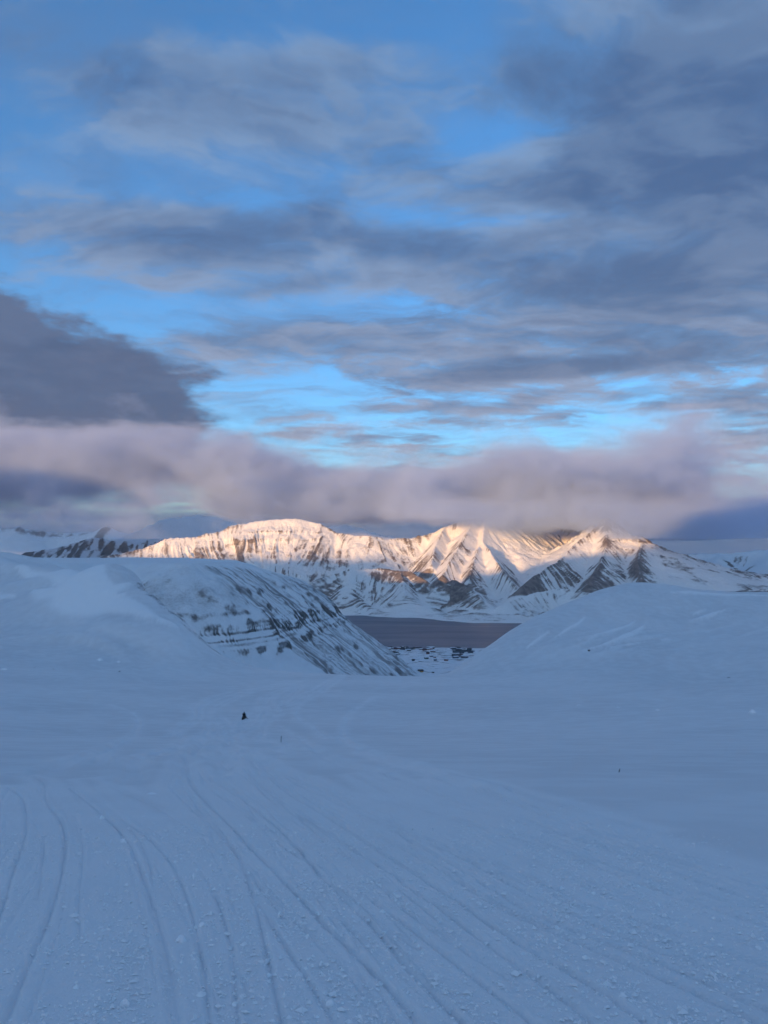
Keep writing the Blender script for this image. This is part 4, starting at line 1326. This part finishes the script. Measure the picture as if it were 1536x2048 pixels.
def house(name, x, y, L, w, hw, hr, rz, wall, roof, label, cat, group=None, windows=0, chimney=False):
    o = empty(name, (x, y, val_z(x, y) - 0.5), rz)
    tag(o, label, cat, group)
    MB().hull([[(-L / 2, -w / 2, 0), (-L / 2, w / 2, 0), (-L / 2, w / 2, hw), (-L / 2, 0, hw + hr * 0.93), (-L / 2, -w / 2, hw)], [(L / 2, -w / 2, 0), (L / 2, w / 2, 0), (L / 2, w / 2, hw), (L / 2, 0, hw + hr * 0.93), (L / 2, -w / 2, hw)]]).build('wall', wall, o)
    e = 0.6
    rf = MB().hull([[(q, -w / 2 - e, hw - e * hr / (w / 2)), (q, 0, hw + hr), (q, w / 2 + e, hw - e * hr / (w / 2)), (q, w / 2 + e, hw + 0.35 - e * hr / (w / 2)), (q, 0, hw + hr + 0.35), (q, -w / 2 - e, hw + 0.35 - e * hr / (w / 2))] for q in (-L / 2 - e, L / 2 + e)]).build('roof', roof, o)
    for k in range(windows):
        cxk = -L / 2 + L * (k + 0.5) / windows
        MB().box(cxk - 0.7, cxk + 0.7, -w / 2 - 0.08, -w / 2 + 0.05, hw * 0.42, hw * 0.78).build('window', m_pane, o)
    if chimney:
        MB().box(L * 0.2, L * 0.2 + 1.2, -0.6, 0.6, hw + hr * 0.5, hw + hr + 1.8).build('chimney', wall, rf)
    return o


hx, hy = val_hit(841, 1344)
house('house', hx, hy, 19, 10, 5.0, 3.6, R(8), m_ochre, m_roof, 'ochre yellow house with dark roof standing alone in the valley', 'house', None, 4, True)
hx, hy = val_hit(866, 1346)
house('cabin', hx, hy, 8, 5, 2.6, 1.6, R(-10), WALLS[4], m_roof, 'small brown cabin right of the ochre house', 'cabin', None, 2)
HG = 'small dark houses of the town by the shore'
rt = random.Random(11)
HUE = ('red', 'slate blue', 'grey-green', 'tan', 'brown', 'dark blue')
spots = [(rt.uniform(757, 866), rt.gauss(1299, 3.0), rt.uniform(14, 30), 0) for k in range(46)] + [(rt.uniform(790, 905), rt.uniform(1306, 1322), rt.uniform(12, 18), 1) for k in range(10)]
for px0, py0, L, kd in spots:
    hx, hy = val_hit(px0, max(1296.5, py0))
    c, snowy = rt.randrange(6), rt.random() < 0.55
    what = ('long ' if L > 24 else 'small ') + HUE[c] + ' house with ' + ('snow-covered' if snowy else 'dark') + ' roof'
    if kd == 0:
        where = 'at the left end of the shore town' if px0 < 793 else 'in the middle of the shore town' if px0 < 830 else 'at the right end of the shore town'
    else:
        where = 'on the snow above the shore town, ' + ('left' if px0 < 830 else 'middle' if px0 < 870 else 'right')
    house('house', hx, hy, L, rt.uniform(8, 12), rt.uniform(4.5, 8.0), rt.uniform(2, 4), R(rt.uniform(-25, 25)), WALLS[c], m_roofs if snowy else m_roof, what + ' ' + where, 'house', HG if kd == 0 else 'houses scattered above the town')
for k in range(22):
    py0 = rt.uniform(1297, 1320)
    px0 = rt.uniform(902 + 0.35 * (py0 - 1297), 952 - 1.0 * (py0 - 1297))
    hx, hy = val_hit(px0, py0)
    L = rt.uniform(18, 36)
    lb = ('long ' if L > 27 else 'short ') + ('dark blue' if k % 2 else 'slate blue') + ' warehouse with ' + ('snowy' if k % 3 == 0 else 'dark') + ' roof in ' + ('the row nearest the water' if py0 < 1304 else 'the middle of its cluster' if py0 < 1312 else 'the row nearest the right hill')
    house('warehouse', hx, hy, L, rt.uniform(9, 14), rt.uniform(5, 10), rt.uniform(1.5, 3.5), R(rt.uniform(-30, 30)), WALLS[5] if k % 2 else WALLS[1], m_roofs if k % 3 == 0 else m_roof, lb, 'warehouse', 'dark warehouses by the shore')
hx, hy = val_hit(757, 1298)
o = empty('chimney_stack', (hx, hy, val_z(hx, hy)))
tag(o, 'tall thin chimney stack at the left end of the town', 'chimney')
MB().tube([(0, 0, -2), (0, 0, 22), (0, 0, 46)], [2.4, 1.9, 1.5], 10).build('shaft', WALLS[5], o)
MB().tube([(0, 0, 43), (0, 0, 45)], 1.8, 10).build('collar', m_black, o)
MB().box(-6, 6, -4, 4, -2, 6).build('base_house', WALLS[1], o)

# ------------------------------------------------------------------ low cloud lying on the summits across the fjord
m_cloud = bpy.data.materials.new('summit_cloud')
m_cloud.use_nodes = True
N = NT(m_cloud.node_tree)
m_cloud.node_tree.nodes.remove(m_cloud.node_tree.nodes['Principled BSDF'])
pv = N.n('ShaderNodeVolumePrincipled')
pv.inputs['Color'].default_value = (0.62, 0.75, 0.97, 1)
pv.inputs['Anisotropy'].default_value = 0.0
p = geo_pos(N)
x, y, z = N.sep(p)
fld = None
CY = 9400.0
for bx, by, rx, ry, am, ydep in ((-260, 930, 260, 70, 1, 0), (-40, 925, 210, 62, 1, 0), (140, 915, 200, 62, 1, 0), (300, 900, 170, 52, 1, 100), (450, 935, 190, 52, 1, 0), (600, 968, 200, 48, 1, 0), (740, 985, 150, 46, 1, -100), (500, 1003, 220, 24, 0.8, 300), (730, 1018, 130, 18, 0.6, 0),
                                 (880, 962, 150, 58, 1, 0), (1000, 955, 170, 72, 1, -200), (1130, 955, 170, 70, 1, -100), (1260, 968, 150, 60, 1, 0), (1080, 1024, 280, 26, 1.0, -1000), (960, 1012, 120, 22, 0.7, -700), (1440, 1030, 170, 22, 0.8, 200), (1640, 1000, 220, 40, 0.9, 0)):
    c = at(bx, by + 12, CY + ydep)
    kx, kz = FPX / (rx * CY), FPX / (ry * CY)
    a = N.m('MULTIPLY_ADD', x, kx, float(-c[0] * kx))
    b = N.m('MULTIPLY_ADD', y, 1 / 900.0, float(-c[1] / 900.0))
    e = N.m('MULTIPLY_ADD', z, kz, float(-c[2] * kz))
    q = N.m('MULTIPLY_ADD', a, a, N.m('MULTIPLY_ADD', b, b, N.m('MULTIPLY', e, e)))
    fld = N.m('MULTIPLY_ADD', N.m('POWER', 0.36788, q), am, 0.0 if fld is None else fld)
nz = N.noise(N.xyz(x, y, N.m('MULTIPLY', z, 1.4)), 0.0012, 6.0, 0.64)
nl = N.noise(N.xyz(x, y, z), 0.00042, 1.0, 0.5)
k = N.m('ADD', N.m('ADD', fld, N.m('MULTIPLY', N.m('SUBTRACT', nz, 0.5), 3.4)), N.m('MULTIPLY', N.m('SUBTRACT', nl, 0.5), 3.0))
N.put(pv.inputs['Density'], N.m('MULTIPLY', N.sstep(k, 0.30, 1.45), 0.0036))
N.t.links.new(pv.outputs[0], N.t.nodes['Material Output'].inputs['Volume'])
m_cloud.cycles.volume_step_rate = 0.13
m_cloud.cycles.volume_sampling = 'MULTIPLE_IMPORTANCE'


def box_mesh(x0, x1, y0, y1, z0, z1):
    v = [(x0, y0, z0), (x1, y0, z0), (x1, y1, z0), (x0, y1, z0), (x0, y0, z1), (x1, y0, z1), (x1, y1, z1), (x0, y1, z1)]
    f = [(0, 3, 2, 1), (4, 5, 6, 7), (0, 1, 5, 4), (1, 2, 6, 5), (2, 3, 7, 6), (3, 0, 4, 7)]
    return v, f


v, f = box_mesh(-8200, 7600, 7200, 10900, 640, 2050)
tag(link_mesh('cloud_bank', v, f, m_cloud, smooth=False), 'pinkish bank of low cloud lying on the summits across the fjord', None, None, 'stuff')

# thin haze over the whole place
m_haze = bpy.data.materials.new('haze_air')
m_haze.use_nodes = True
N = NT(m_haze.node_tree)
m_haze.node_tree.nodes.remove(m_haze.node_tree.nodes['Principled BSDF'])
pv = N.n('ShaderNodeVolumePrincipled')
pv.inputs['Color'].default_value = (0.80, 0.88, 1.0, 1)
pv.inputs['Density'].default_value = 1.0e-5
N.t.links.new(pv.outputs[0], N.t.nodes['Material Output'].inputs['Volume'])
lowest = min((o.matrix_world @ Vector(c)).z for o in sc.objects if o.type == 'MESH' for c in o.bound_box)
v, f = box_mesh(-42000, 42000, -10000, 32000, lowest - 1, 3500)
tag(link_mesh('haze', v, f, m_haze, smooth=False), 'thin blue haze in the cold air', None, None, 'stuff')
